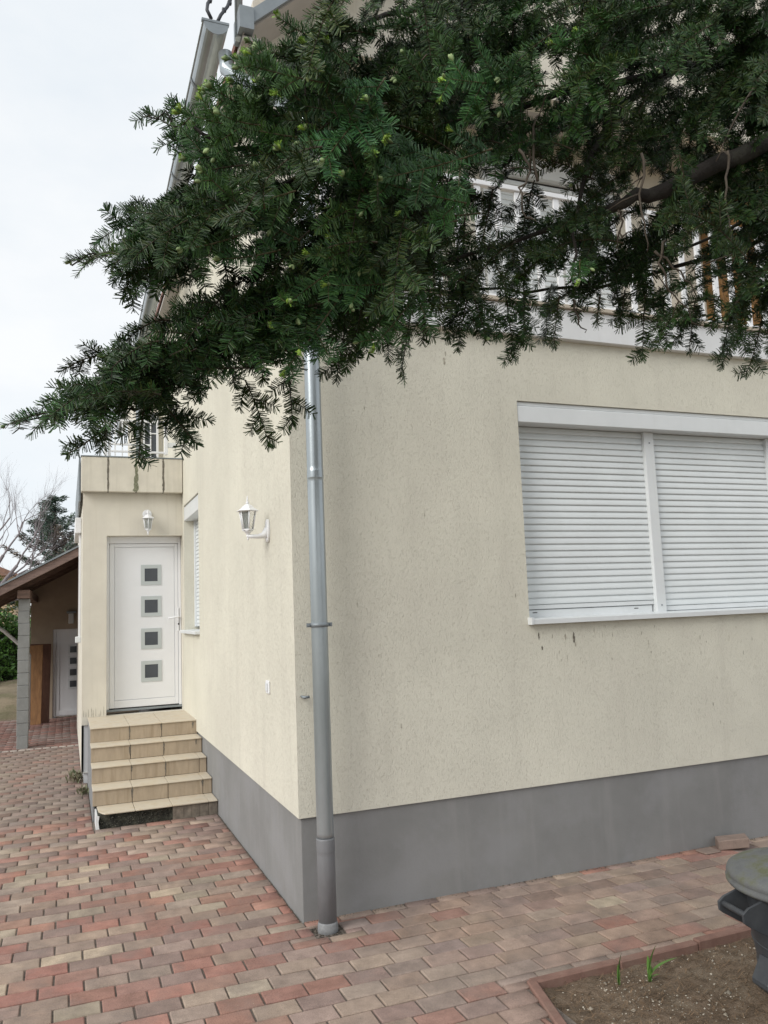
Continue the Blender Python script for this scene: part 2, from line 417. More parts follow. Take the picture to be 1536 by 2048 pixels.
SPRAYS = [(838,-2705,3740,623,-2687,3455,42,0),
(-415,-2412,2697,-652,-2382,2523,10,0),
(-48,-2298,3544,-100,-2321,3284,12,0),
(118,-2373,2852,-92,-2427,2656,19,0),
(-632,-2561,3134,-639,-2588,2817,43,0),
(289,-2787,3241,27,-2800,3095,10,0),
(707,-2504,3912,475,-2548,3645,47,0),
(1316,-2502,3204,1232,-2564,2902,20,0),
(-592,-2642,3228,-791,-2588,2945,14,0),
(500,-2711,3031,552,-2686,2830,16,0),
(1027,-2685,3308,842,-2635,3113,20,0),
(373,-2580,2790,118,-2472,2770,28,0),
(-255,-2470,2968,-529,-2489,2785,31,0),
(287,-2629,3695,-48,-2623,3378,28,0),
(518,-2652,3129,184,-2599,2958,36,0),
(1565,-2465,3954,1308,-2318,3768,46,0),
(39,-2751,3285,-184,-2636,3052,22,0),
(-581,-2367,2516,-773,-2255,2549,44,0),
(-10,-2539,3068,-310,-2381,3021,49,0),
(-900,-2530,2410,-1048,-2465,2242,37,0),
(727,-2517,3343,756,-2641,2972,11,0),
(-805,-2379,2997,-854,-2475,2689,41,0),
(-244,-2492,3670,-393,-2482,3427,23,0),
(-517,-2669,2765,-650,-2747,3011,14,0),
(-551,-2340,2835,-774,-2352,2941,27,0),
(800,-2449,3559,555,-2339,3363,36,0),
(457,-2318,3465,516,-2318,3181,49,0),
(1210,-2777,3820,1036,-2663,3757,31,0),
(698,-2443,2861,398,-2387,2741,20,0),
(738,-2576,2644,478,-2587,2520,40,0),
(-236,-2512,2728,-498,-2398,2557,15,0),
(360,-2479,3050,101,-2460,3109,13,0),
(120,-2506,3676,-87,-2382,3426,47,0),
(-798,-2145,2955,-1042,-2137,2794,13,0),
(1323,-2504,2982,1040,-2488,2738,49,0),
(284,-2228,3600,-74,-2225,3361,32,0),
(-177,-2333,3279,-498,-2321,3116,12,0),
(379,-2812,3413,105,-2699,3299,21,0),
(1043,-2469,3640,752,-2329,3588,47,0),
(-697,-2330,2473,-960,-2336,2383,30,0),
(1053,-2646,3575,880,-2510,3371,23,0),
(1169,-2555,3857,1057,-2502,3496,50,0),
(1257,-2679,3429,976,-2573,3218,39,0),
(-469,-2474,2937,-731,-2351,2874,11,0),
(-497,-2669,2872,-565,-2653,2563,14,0),
(-575,-2430,2625,-776,-2482,2859,23,0),
(133,-2315,3617,-150,-2315,3646,32,0),
(1116,-2419,3339,993,-2396,3067,36,0),
(-84,-2593,3626,-301,-2575,3254,36,0),
(-293,-2600,3335,-629,-2460,3299,20,0),
(357,-2126,3446,86,-2061,3299,39,0),
(464,-2365,2766,251,-2299,2664,23,0),
(1013,-2756,3164,837,-2654,2926,43,0),
(804,-2565,3888,634,-2599,3608,40,0),
(1198,-2494,3504,845,-2447,3412,28,0),
(-169,-2465,3087,-401,-2394,2855,43,0),
(1261,-2463,2762,926,-2469,2704,38,0),
(-707,-2318,3103,-678,-2360,2765,15,0),
(314,-2379,2813,56,-2385,2679,46,0),
(345,-2289,3800,232,-2254,3580,21,0),
(381,-2594,3762,343,-2557,3546,33,0),
(-42,-2295,2771,-8,-2369,2533,15,0),
(-359,-2596,3590,-549,-2515,3327,45,0),
(-416,-2153,3412,-490,-2116,3107,33,0),
(-100,-2505,2796,-371,-2348,2645,17,0),
(225,-2255,3189,74,-2237,2984,48,0),
(913,-2599,2755,532,-2560,2667,29,0),
(-312,-2640,2828,-469,-2622,2492,27,0),
(499,-2203,3766,547,-2228,3435,17,0),
(285,-2519,3384,210,-2602,3055,45,0),
(-234,-2493,3236,-468,-2364,3126,14,0),
(-237,-2596,3491,-254,-2510,3209,47,0),
(-289,-2616,3239,-394,-2543,3066,14,0),
(470,-2654,3270,356,-2628,3023,36,0),
(873,-2492,3823,778,-2397,3621,38,0),
(443,-2438,3255,385,-2415,3037,11,0),
(-351,-2596,2744,-584,-2619,2580,12,0),
(654,-2761,3466,430,-2738,3283,21,0),
(-256,-2240,3484,-469,-2253,3282,22,0),
(293,-2589,3474,-18,-2566,3315,32,0),
(1199,-2645,3579,885,-2636,3457,27,0),
(858,-2417,3820,570,-2340,3659,29,0),
(1314,-2391,3212,1060,-2238,3099,35,0),
(-458,-2555,2832,-470,-2472,2561,12,0),
(-403,-2331,2889,-614,-2297,2710,32,0),
(-678,-2133,2656,-816,-2099,2498,46,0),
(-127,-2514,2907,-345,-2432,2796,14,0),
(934,-2587,3296,741,-2604,3023,12,0),
(817,-2420,3494,726,-2394,3210,17,0),
(56,-2191,3500,-146,-2143,3303,35,0),
(171,-2603,3695,-81,-2508,3440,21,0),
(490,-2477,3665,152,-2436,3441,27,0),
(589,-2842,2653,328,-2800,2792,48,0),
(413,-2530,3726,428,-2471,3544,16,0),
(230,-2501,3488,-15,-2448,3432,38,0),
(-821,-2563,2644,-1043,-2432,2585,33,0),
(205,-2381,3818,-91,-2312,3713,21,0),
(-513,-2689,3036,-740,-2645,3043,38,0),
(548,-2355,3109,298,-2369,2909,32,0),
(196,-2670,3652,207,-2683,3285,41,0),
(291,-2666,3280,309,-2646,3067,17,0),
(858,-2360,3423,636,-2366,3196,36,0),
(1087,-2669,3889,763,-2645,3669,14,0),
(-688,-2568,3194,-797,-2629,2905,44,0),
(153,-2651,3017,-112,-2577,2984,43,0),
(3,-2521,3175,-322,-2420,3094,17,0),
(1076,-2442,3057,975,-2465,2673,43,0),
(524,-2643,3385,314,-2574,3404,21,0),
(440,-2241,3515,279,-2309,3215,14,0),
(65,-2290,3024,-202,-2335,2941,44,0),
(-19,-2346,3020,-215,-2284,2987,39,0),
(-723,-2483,2859,-895,-2506,2672,45,0),
(620,-2368,2851,387,-2314,2747,37,0),
(1005,-2292,3855,785,-2290,3469,22,0),
(1459,-2517,3963,1230,-2510,3752,13,0),
(761,-2451,3428,479,-2416,3393,16,0),
(-446,-2241,2676,-685,-2284,2496,34,0),
(776,-2654,3370,594,-2611,3163,20,0),
(804,-2614,3161,725,-2597,2794,13,0),
(1131,-2609,3119,1012,-2505,2960,48,0),
(-672,-2815,2775,-885,-2832,2555,43,0),
(-595,-2827,3197,-698,-2797,2985,45,0),
(438,-2628,3046,162,-2534,2820,19,0),
(-323,-2643,3477,-259,-2592,3200,40,0),
(-467,-2665,2996,-511,-2749,2676,39,0),
(-629,-2557,2697,-797,-2468,2455,25,0),
(315,-2208,3185,264,-2132,2887,19,0),
(-466,-2338,3482,-591,-2294,3168,47,0),
(370,-2730,3591,209,-2704,3328,30,0),
(812,-2696,3404,570,-2728,3075,49,0),
(-625,-2378,2500,-867,-2399,2376,49,0),
(-472,-2745,2971,-763,-2645,2788,42,0),
(854,-2613,3680,975,-2633,3413,29,0),
(887,-2642,3583,612,-2620,3512,47,0),
(990,-2801,3797,800,-2808,3401,22,0),
(64,-2554,3559,-8,-2572,3212,13,0),
(-629,-2501,2705,-931,-2455,2754,22,0),
(-773,-2666,2681,-1100,-2620,2535,46,0),
(349,-2152,3076,204,-2111,2808,34,0),
(-502,-2716,2609,-712,-2686,2545,19,0),
(-110,-2325,3061,-408,-2341,2812,23,0),
(738,-2277,3525,824,-2299,3202,22,0),
(-466,-2511,2653,-729,-2485,2500,42,0),
(-94,-2415,3349,-382,-2403,3195,27,0),
(65,-2354,3387,-85,-2263,3278,34,0),
(41,-2602,3275,35,-2549,3040,23,0),
(258,-2179,3707,-31,-2058,3675,36,0),
(1132,-2680,3516,756,-2602,3533,17,0),
(940,-2635,3234,893,-2594,3025,36,0),
(1047,-2382,3532,1066,-2405,3275,16,0),
(-59,-2382,2689,-331,-2328,2659,41,0),
(-243,-2097,3496,-392,-2074,3245,29,0),
(-554,-2448,2777,-588,-2494,2534,41,0),
(1069,-2651,2837,715,-2621,2587,37,0),
(-416,-2559,3305,-654,-2538,3215,38,0),
(539,-2262,3076,259,-2281,2884,24,0),
(279,-2510,3256,-68,-2487,3038,10,0),
(-320,-2318,2829,-504,-2346,2660,37,0),
(-44,-2519,3389,-301,-2446,3351,29,0),
(664,-2419,3030,412,-2313,2878,49,0),
(1249,-2532,3966,971,-2483,3760,24,0),
(1101,-2699,3290,995,-2611,3069,47,0),
(339,-2655,3427,141,-2641,3066,35,0),
(265,-2717,3469,75,-2632,3420,24,0),
(960,-2753,3349,762,-2650,3331,34,0),
(-164,-2605,2933,-491,-2590,3032,37,0),
(-369,-2350,2929,-629,-2318,3159,47,0),
(-719,-2388,2974,-679,-2395,2607,43,0),
(-303,-2507,2872,-546,-2489,2705,38,0),
(389,-2436,3267,124,-2304,3160,38,0),
(-357,-2464,3098,-438,-2362,2772,40,0),
(831,-2244,3083,726,-2212,2803,49,0),
(663,-2950,3243,641,-2978,2985,14,0),
(-207,-2571,3150,-459,-2480,3039,30,0),
(899,-2525,3125,585,-2539,3002,45,0),
(-307,-2484,3129,-520,-2512,2964,16,0),
(791,-2980,3160,550,-2951,3137,46,0),
(-403,-2688,2712,-479,-2740,2434,49,0),
(-1122,-2275,2211,-1225,-2241,2130,-5,1),
(-1109,-2382,2214,-1143,-2326,2132,7,1),
(-1039,-2425,2246,-1050,-2362,2100,15,1),
(-1015,-2375,2287,-913,-2459,2127,-1,1),
(-972,-2277,2331,-900,-2233,2196,-19,1),
(-957,-2316,2293,-982,-2355,2173,5,1),
(-761,-2330,2345,-686,-2296,2170,11,1),
(-611,-2235,2490,-595,-2212,2251,-1,1),
(-894,-2389,2387,-896,-2352,2274,-1,1),
(-809,-2257,2451,-764,-2201,2366,15,1),
(-740,-2430,2401,-721,-2373,2335,8,1),
(-430,-2301,2640,-450,-2201,2395,0,1),
(-418,-2415,2582,-468,-2342,2392,11,1),
(-577,-2388,2516,-545,-2348,2444,-18,1),
(-680,-2418,2481,-756,-2376,2360,-7,1),
(-226,-2332,2700,-283,-2315,2387,-13,1),
(-283,-2519,2573,-307,-2541,2417,-6,1),
(-338,-2430,2586,-431,-2437,2455,6,1),
(-7,-2280,2713,-37,-2228,2531,14,1),
(29,-2280,2700,42,-2279,2550,6,1),
(92,-2332,2704,150,-2274,2489,1,1),
(180,-2312,2705,157,-2314,2531,-7,1),
(276,-2369,2693,274,-2321,2539,18,1),
(396,-2333,2773,367,-2316,2636,5,1),
(398,-2418,2688,399,-2379,2600,-13,1),
(523,-2390,2730,479,-2407,2615,-15,1),
(636,-2356,2739,638,-2315,2526,12,1),
(861,-2373,2720,759,-2321,2578,-8,1),
(828,-2385,2730,788,-2377,2537,3,1),
(677,-2407,2723,674,-2348,2619,-8,1),
(1008,-2452,2688,947,-2353,2504,5,1),
(1055,-2461,2671,972,-2436,2442,-17,1),
(1077,-2515,2672,1047,-2474,2539,13,1),
(906,-2423,2742,911,-2359,2638,14,1),
(-221,-2494,2634,-244,-2527,2500,-2,1),
(-533,-2369,2557,-586,-2336,2444,-20,1),
(-221,-2483,2854,-242,-2490,2558,20,1),
(-31,-2317,2948,-29,-2266,2682,19,1),
(73,-2322,3049,36,-2283,2854,-11,1),
(-441,-2500,2606,-487,-2512,2467,10,1),
(944,-2451,2718,950,-2438,2560,1,1),
(-1031,-2480,2360,-1084,-2470,2270,-16,1),
(-878,-2465,2513,-986,-2404,2443,8,1),
(-985,-2403,2636,-1098,-2406,2512,-7,1),
(-973,-2522,2612,-1015,-2444,2520,9,1),
(-1017,-2342,2715,-1109,-2258,2624,17,1),
(-852,-2321,2747,-917,-2282,2623,-16,1),
(-853,-2485,2686,-823,-2423,2591,-13,1),
(-879,-2464,2459,-1040,-2445,2417,22,0),
(-997,-2506,2368,-1143,-2474,2334,-5,0),
(-1073,-2400,2356,-1238,-2365,2334,23,0),
(-1109,-2392,2263,-1274,-2372,2245,-4,0),
(-1205,-2478,2198,-1362,-2401,2173,8,0),
(-1158,-2426,2239,-1307,-2392,2163,23,0),
(-987,-2522,2428,-1104,-2503,2359,20,0),
(-783,-2388,2582,-938,-2336,2499,0,0),
(-695,-2494,2634,-843,-2415,2550,3,0),
(-872,-2450,2798,-1019,-2365,2789,28,0),
(-926,-2455,2745,-1096,-2368,2748,0,0),
(-1024,-2420,2706,-1158,-2351,2691,24,0),
(-1074,-2416,2646,-1217,-2392,2608,2,0),
(-1104,-2506,2589,-1201,-2444,2564,23,0),
(-821,-2465,2841,-956,-2391,2836,21,0),
(-803,-2631,2809,-930,-2619,2773,4,2),
(-808,-2526,2742,-956,-2489,2724,5,0),
(-874,-2457,2724,-1037,-2424,2688,10,0),
(-864,-2489,2919,-1033,-2414,3042,-3,2),
(-900,-2471,2966,-965,-2478,3048,18,2),
(-863,-2486,2893,-981,-2450,2960,0,2),
(-843,-2522,2904,-894,-2525,3018,-2,2),
(-814,-2507,2932,-933,-2496,2882,28,2),
(-690,-2705,2959,-820,-2748,3020,-5,3),
(-735,-2618,2956,-898,-2644,2984,-5,3),
(-597,-2670,3085,-679,-2725,3093,-5,3),
(-525,-2628,3144,-606,-2683,3146,-5,3),
(-802,-2644,2671,-929,-2688,2739,-5,3),
(-780,-2686,2667,-815,-2765,2720,-5,3),
(-648,-2633,2808,-739,-2686,2829,-5,3),
(-560,-2661,2877,-678,-2701,2882,-5,3),
(-521,-2665,2840,-641,-2699,2800,-5,3),
(-530,-2613,2868,-532,-2699,2873,-5,3),
(-394,-2639,2934,-558,-2660,2930,-5,3),
(-732,-2636,2594,-885,-2654,2540,-5,3),
(-613,-2572,2447,-775,-2583,2362,-5,3),
(-666,-2589,2650,-804,-2626,2693,-5,3),
(304,-2689,3309,84,-2688,3309,-5,3),
(30,-2695,3210,-117,-2714,3134,-5,3),
(-520,-2657,2804,-587,-2712,2769,-5,3),
(-744,-2670,2462,-747,-2749,2413,-5,3),
(-711,-2536,2423,-754,-2603,2402,-5,3),
(-481,-2714,2929,-539,-2779,2937,-5,3),
(-791,-2698,2877,-896,-2740,2856,-5,3),
(144,-2665,2668,94,-2721,2579,-5,3),
(-831,-2633,2620,-973,-2655,2553,-5,3),
(-474,-2744,3041,-641,-2732,2791,-5,3),
(-187,-2769,2887,-483,-2724,2776,-5,3),
(-629,-2641,2986,-930,-2598,2914,-5,3),
(-493,-2623,2659,-718,-2595,2462,-5,3),
(-311,-2612,2586,-478,-2605,2374,-5,3),
(-532,-2529,2934,-746,-2495,2650,-5,3),
(-690,-2645,2752,-974,-2605,2649,-5,3),
(-215,-2647,2894,-574,-2590,2895,-5,3),
(-141,-2607,2795,-424,-2576,2752,-5,3),
(-650,-2597,2942,-905,-2591,3006,-5,3),
(-654,-2632,2876,-952,-2593,2820,-5,3),
(-240,-2710,2757,-550,-2680,2804,-5,3),
(-229,-2633,2747,-570,-2575,2678,-5,3),
(-550,-2597,2527,-714,-2589,2298,-5,3),
(52,-2697,3165,-259,-2657,3144,-5,3),
(-619,-2746,2991,-870,-2734,3005,-5,3),
(-37,-2634,3195,-371,-2584,3164,-5,3),
(-353,-2633,2561,-601,-2616,2523,-5,3),
(-688,-2664,2885,-972,-2640,2906,-5,3),
(-662,-2574,3165,-791,-2608,3160,-5,3),
(-701,-2558,3066,-831,-2592,3051,-5,3),
(-628,-2689,3148,-743,-2730,3146,-5,3),
(-722,-2639,3064,-833,-2680,3052,-5,3)]
FILL_SPRAYS = [(25,-2149,2940,-53,-2214,2601,5,1),
(503,-2232,3091,298,-2186,2916,2,1),
(-394,-2389,2843,-311,-2324,2555,23,1),
(944,-2333,3192,816,-2375,2930,19,1),
(1414,-2370,2980,1277,-2291,2711,21,1),
(-393,-2062,2962,-446,-1968,2812,5,1),
(-349,-2387,2742,-525,-2418,2529,14,1),
(1273,-2565,2867,1026,-2466,2694,3,1),
(1053,-2437,2937,980,-2458,2713,16,1),
(691,-2314,2998,512,-2261,2870,11,1),
(400,-2429,2958,387,-2380,2767,23,1),
(60,-2237,3095,-116,-2257,2866,1,1),
(-10,-2181,2886,-107,-2064,2778,15,1),
(-393,-2338,2799,-508,-2336,2630,10,1),
(-168,-2228,2756,-325,-2111,2677,19,1),
(-206,-2109,2760,-422,-2083,2578,26,1),
(409,-2135,2841,354,-2153,2626,33,1),
(508,-2298,3103,446,-2333,2831,26,1),
(-362,-2361,2856,-445,-2345,2628,35,1),
(-398,-2177,3029,-400,-2125,2779,35,1),
(-421,-2218,2642,-579,-2110,2545,29,1),
(-290,-2152,2951,-445,-2017,2867,19,1),
(850,-2365,3048,602,-2268,2877,25,1),
(1248,-2534,2907,1173,-2531,2684,9,1),
(-198,-2316,2939,-168,-2233,2784,12,1),
(-382,-2134,2971,-479,-2196,2721,8,1),
(691,-2485,3073,713,-2431,2903,29,1),
(-284,-2071,3151,-289,-2045,2878,20,1),
(-216,-2346,2910,-458,-2313,2785,1,1),
(1328,-2435,2986,1157,-2353,2725,11,1),
(-103,-2389,2981,-231,-2236,2748,40,1),
(-254,-2333,2918,-443,-2230,2759,22,1),
(913,-2494,2933,779,-2395,2820,6,1),
(-370,-2448,2919,-603,-2373,2711,10,1),
(1198,-2509,2987,1227,-2516,2774,20,1),
(1158,-2626,3057,1179,-2544,2890,30,1),
(-134,-2127,3125,-112,-2128,2906,30,1),
(1276,-2405,3090,1282,-2355,2857,28,1),
(-387,-2325,2770,-550,-2348,2585,26,1),
(-404,-2269,2862,-529,-2195,2667,32,1),
(741,-2401,2917,659,-2304,2749,13,1),
(1167,-2430,3207,1218,-2397,2952,24,1),
(1115,-2635,2978,965,-2620,2707,8,1),
(-312,-2084,2933,-401,-1963,2735,13,1),
(-312,-2230,3039,-464,-2258,2764,27,1),
(870,-2574,2699,760,-2550,2491,32,1),
(1211,-2598,3048,1050,-2625,2776,4,1),
(145,-2368,2753,105,-2409,2530,21,1),
(1267,-2479,3053,1207,-2450,2825,29,1),
(879,-2272,2969,643,-2196,2833,34,1),
(1013,-2608,3055,858,-2598,2848,22,1),
(-178,-2093,2825,-468,-2092,2664,29,1),
(-195,-2092,2834,-453,-2049,2658,12,1),
(1398,-2533,3167,1189,-2499,2983,7,1),
(-476,-2313,2792,-523,-2243,2618,18,1),
(1167,-2587,2834,1150,-2527,2661,18,1),
(-167,-2114,2920,-386,-2019,2785,36,1),
(93,-2293,2891,-41,-2214,2711,10,1),
(-258,-2185,2816,-225,-2088,2520,21,1),
(1290,-2609,3139,972,-2570,2930,25,1),
(-363,-2349,2926,-358,-2261,2715,22,1),
(58,-2085,2834,27,-2040,2648,22,1),
(-270,-2324,3013,-420,-2172,2787,13,1),
(-425,-2364,2685,-598,-2218,2540,29,1),
(726,-2191,2984,522,-2085,2885,17,1),
(548,-2318,2844,558,-2310,2648,15,1),
(-129,-2151,2699,-405,-2147,2554,6,1),
(446,-2442,2893,189,-2432,2754,28,1),
(701,-2253,2941,535,-2183,2802,16,1),
(-328,-2158,2991,-543,-2116,2732,33,1),
(972,-2461,3103,802,-2482,2789,5,1),
(-319,-2121,2993,-458,-2159,2798,37,1),
(505,-2275,2997,364,-2199,2894,23,1),
(1063,-2334,3199,1013,-2355,2878,12,1),
(690,-2446,2939,504,-2425,2747,23,1),
(-139,-2335,2823,-341,-2323,2699,24,1),
(1306,-2355,3170,1131,-2317,3024,10,1),
(-418,-2423,2737,-626,-2285,2588,16,1),
(982,-2493,3167,957,-2499,2908,34,1),
(382,-2482,2938,176,-2326,2802,16,1),
(-381,-2393,2828,-593,-2314,2639,28,1),
(-172,-2133,2729,-367,-2090,2583,23,1),
(-436,-2198,2871,-488,-2258,2597,17,1),
(-456,-2278,2999,-459,-2338,2729,1,1),
(658,-2407,2745,595,-2487,2519,38,1),
(659,-2513,3018,538,-2407,2841,23,1),
(1247,-2421,3053,1186,-2338,2903,10,1),
(-300,-2391,2912,-240,-2340,2706,12,1),
(1029,-2580,3113,1019,-2492,2934,34,1),
(-181,-2252,2810,-420,-2133,2676,7,1),
(-530,-2364,2907,-493,-2351,2623,29,1),
(-375,-2256,2779,-360,-2181,2515,35,1),
(1012,-2607,2922,980,-2654,2710,11,1),
(1047,-2643,2963,1113,-2605,2756,3,1),
(76,-2282,2887,-44,-2320,2687,7,1),
(919,-2646,3821,788,-2656,3571,30,0),
(-372,-2225,3618,-503,-2258,3322,23,0),
(34,-2440,3467,-103,-2366,3327,13,0),
(56,-2313,3635,-139,-2216,3381,7,0),
(883,-2691,3555,720,-2618,3426,8,0),
(1293,-2727,3655,1076,-2607,3588,14,0),
(258,-2397,3636,56,-2277,3453,15,0),
(915,-2636,3653,722,-2597,3493,1,0),
(-111,-2390,3761,-268,-2299,3577,32,0),
(504,-2387,3897,476,-2325,3684,17,0),
(634,-2399,3753,402,-2398,3448,2,0),
(24,-2551,3429,-166,-2542,3215,35,0),
(640,-2599,3710,418,-2475,3522,27,0),
(111,-2578,3510,16,-2596,3261,26,0),
(826,-2687,3611,575,-2519,3561,25,0),
(-491,-2400,3418,-560,-2369,3215,1,0),
(-102,-2289,3560,-270,-2177,3519,23,0),
(-249,-2441,3406,-475,-2456,3213,15,0),
(383,-2559,3578,106,-2511,3390,2,0),
(778,-2489,3566,574,-2390,3535,7,0),
(832,-2517,3794,794,-2417,3604,13,0),
(1098,-2615,3887,817,-2600,3635,17,0),
(604,-2392,3760,415,-2325,3481,27,0),
(643,-2511,3564,450,-2371,3551,9,0),
(1100,-2718,3644,824,-2684,3538,40,0),
(1142,-2800,3530,902,-2654,3458,31,0),
(560,-2672,3651,376,-2606,3498,3,0),
(-252,-2507,3646,-425,-2384,3443,24,0),
(593,-2617,3749,368,-2623,3532,14,0),
(-162,-2396,3417,-357,-2370,3299,33,0),
(294,-2461,3767,-7,-2360,3683,35,0),
(656,-2407,3765,425,-2389,3659,40,0),
(56,-2501,3568,15,-2395,3424,9,0),
(-430,-2244,3505,-691,-2216,3306,18,0),
(-69,-2512,3644,-181,-2565,3303,21,0),
(-422,-2444,3398,-671,-2444,3163,39,0),
(1133,-2537,3696,988,-2389,3566,21,0),
(822,-2460,3949,575,-2311,3810,27,0),
(743,-2398,3793,597,-2337,3638,7,0),
(1246,-2746,3876,1133,-2644,3743,24,0),
(725,-2400,4023,595,-2339,3726,37,0),
(585,-2373,3794,421,-2389,3441,26,0),
(931,-2750,3758,744,-2735,3545,14,0),
(1192,-2570,3957,1088,-2446,3781,28,0),
(591,-2588,3840,575,-2495,3623,32,0),
(1107,-2673,3213,980,-2597,3078,36,0),
(709,-2619,3406,694,-2542,3133,38,0),
(1110,-2602,3622,945,-2521,3395,7,0),
(-165,-2487,3497,-242,-2427,3208,4,0),
(1405,-2531,3369,1093,-2432,3261,28,0),
(1011,-2737,3486,873,-2691,3233,32,0),
(1035,-2632,3458,734,-2572,3238,29,0),
(488,-2355,3450,390,-2413,3160,28,0),
(990,-2706,3315,872,-2657,2990,35,0),
(-219,-2179,3178,-331,-2118,2857,37,0),
(180,-2510,3367,4,-2506,3132,2,0),
(1008,-2665,3503,780,-2586,3316,1,0),
(-264,-2497,2969,-508,-2362,2920,19,0),
(774,-2580,3340,562,-2451,3293,8,0),
(295,-2444,3590,93,-2272,3416,12,0),
(978,-2747,3519,882,-2631,3370,22,0),
(1017,-2598,3630,744,-2538,3396,26,0),
(128,-2242,3351,-40,-2110,3323,20,0),
(-427,-2438,3110,-480,-2439,2824,2,0),
(-73,-2238,3690,-116,-2240,3422,39,0),
(1098,-2667,3146,808,-2581,3000,25,0),
(696,-2573,3356,453,-2574,3085,3,0),
(-280,-2307,3057,-374,-2286,2787,21,0),
(694,-2683,3480,446,-2541,3307,33,0),
(1108,-2710,3431,885,-2651,3300,10,0),
(-100,-2375,3273,-330,-2335,3128,31,0),
(727,-2527,3107,594,-2504,2867,25,0),
(1025,-2727,3610,841,-2587,3490,22,0),
(786,-2432,3711,519,-2381,3561,24,0),
(1187,-2665,3727,1135,-2635,3500,24,0),
(69,-2267,3280,33,-2174,3040,15,0),
(164,-2415,3466,44,-2299,3352,6,0),
(1081,-2489,3207,847,-2395,3027,28,0),
(-112,-2480,3082,-315,-2336,3010,38,0),
(474,-2493,3395,275,-2422,3146,35,0),
(-107,-2281,3124,-236,-2204,2957,36,0),
(1074,-2673,3446,852,-2670,3258,37,0),
(187,-2295,3422,134,-2303,3169,35,0),
(894,-2662,3528,827,-2622,3328,39,0),
(1342,-2596,3366,1194,-2466,3324,30,0),
(538,-2615,3502,271,-2533,3338,9,0),
(1000,-2375,3331,799,-2383,3111,17,0),
(18,-2198,3093,-168,-2119,3013,18,0),
(426,-2453,3359,212,-2363,3207,18,0),
(638,-2346,3479,499,-2253,3190,6,0),
(680,-2289,3239,554,-2292,3025,30,0),
(934,-2659,3498,692,-2598,3213,38,0),
(1087,-2738,3403,894,-2643,3342,3,0),
(119,-2420,3521,-49,-2432,3260,2,0),
(-85,-2356,3373,-160,-2376,3095,34,0),
(-686,-2329,2592,-844,-2257,2471,16,0),
(-145,-2315,3365,-422,-2268,3251,38,0),
(-228,-2434,3166,-314,-2398,2947,7,0),
(-230,-2507,3103,-410,-2374,3099,27,0),
(-349,-2493,3352,-435,-2554,3082,34,0),
(-547,-2512,3070,-746,-2373,2988,8,0),
(-350,-2478,2977,-472,-2405,2863,22,0),
(-398,-2314,3325,-565,-2309,3125,19,0),
(-205,-2315,3096,-429,-2238,3086,8,0),
(-489,-2452,2759,-625,-2502,2539,3,0),
(-280,-2284,3284,-421,-2270,3117,32,0),
(-294,-2396,3226,-501,-2328,3151,25,0),
(-643,-2390,2877,-740,-2436,2626,14,0),
(-282,-2268,3302,-345,-2235,3009,21,0),
(-103,-2361,2932,-291,-2221,2937,7,0),
(-226,-2344,3209,-466,-2306,3127,12,0),
(-422,-2527,3160,-573,-2520,3001,17,0),
(-330,-2471,3237,-416,-2396,3020,24,0),
(-320,-2369,3277,-420,-2382,3016,4,0),
(-418,-2377,2858,-510,-2240,2613,9,0),
(-629,-2476,3130,-724,-2463,2933,7,0),
(-387,-2452,2957,-545,-2357,2841,13,0),
(-578,-2226,2611,-812,-2186,2448,23,0),
(-273,-2406,3231,-380,-2343,3041,6,0),
(-657,-2483,3087,-756,-2371,2881,35,0),
(-375,-2385,2836,-506,-2425,2553,33,0),
(-204,-2361,3330,-435,-2392,3214,25,0),
(-212,-2480,3055,-444,-2455,2887,35,0),
(-631,-2217,2949,-686,-2261,2715,10,0),
(-264,-2317,2902,-528,-2268,2769,19,0),
(-574,-2388,2681,-629,-2363,2492,6,0),
(-302,-2474,3383,-420,-2413,3127,18,0),
(-665,-2308,2496,-871,-2277,2423,31,0),
(-337,-2447,2795,-577,-2387,2631,18,0),
(-204,-2433,3208,-436,-2330,3073,21,0),
(-317,-2363,3166,-426,-2285,3046,31,0),
(-657,-2308,2591,-856,-2331,2482,19,0),
(-193,-2454,3221,-465,-2429,3038,29,0),
(-532,-2438,2700,-670,-2357,2585,30,0),
(-292,-2378,3244,-399,-2234,3039,18,0),
(-337,-2459,3164,-552,-2403,3008,1,0),
(-417,-2241,2843,-540,-2275,2637,30,0),
(-377,-2309,3488,-421,-2192,3244,23,0),
(-384,-2352,3269,-572,-2350,3075,36,0),
(-393,-2508,3240,-559,-2387,3152,24,0),
(-538,-2324,3269,-696,-2348,2980,37,0),
(-194,-2457,3149,-430,-2350,3138,5,0),
(-518,-2333,3300,-685,-2216,3263,36,0),
(-135,-2344,2922,-338,-2240,2844,27,0),
(-279,-2247,2695,-478,-2194,2673,18,0),
(-450,-2450,3006,-640,-2385,2899,12,0),
(-307,-2442,2974,-455,-2387,2734,22,0),
(-599,-2461,2909,-701,-2465,2691,33,0),
(-350,-2400,3084,-546,-2367,3047,13,0),
(-194,-2320,3301,-342,-2203,3240,32,0),
(-533,-2435,2528,-791,-2398,2511,1,0),
(-723,-2554,2448,-894,-2591,2407,27,0),
(-1068,-2527,2281,-1271,-2510,2169,19,0),
(-838,-2501,2398,-1033,-2347,2306,18,0),
(-993,-2488,2284,-1153,-2403,2272,2,0),
(-631,-2587,2459,-826,-2566,2390,6,0),
(-729,-2487,2434,-948,-2443,2343,29,0),
(-944,-2565,2349,-1098,-2580,2251,3,0),
(-627,-2517,2507,-837,-2536,2378,19,0),
(-724,-2485,2529,-787,-2408,2403,2,0),
(-823,-2469,2389,-977,-2492,2335,24,0),
(-723,-2566,2491,-873,-2543,2460,23,0),
(-603,-2415,2538,-844,-2445,2477,25,0),
(-974,-2447,2360,-1178,-2334,2269,16,0),
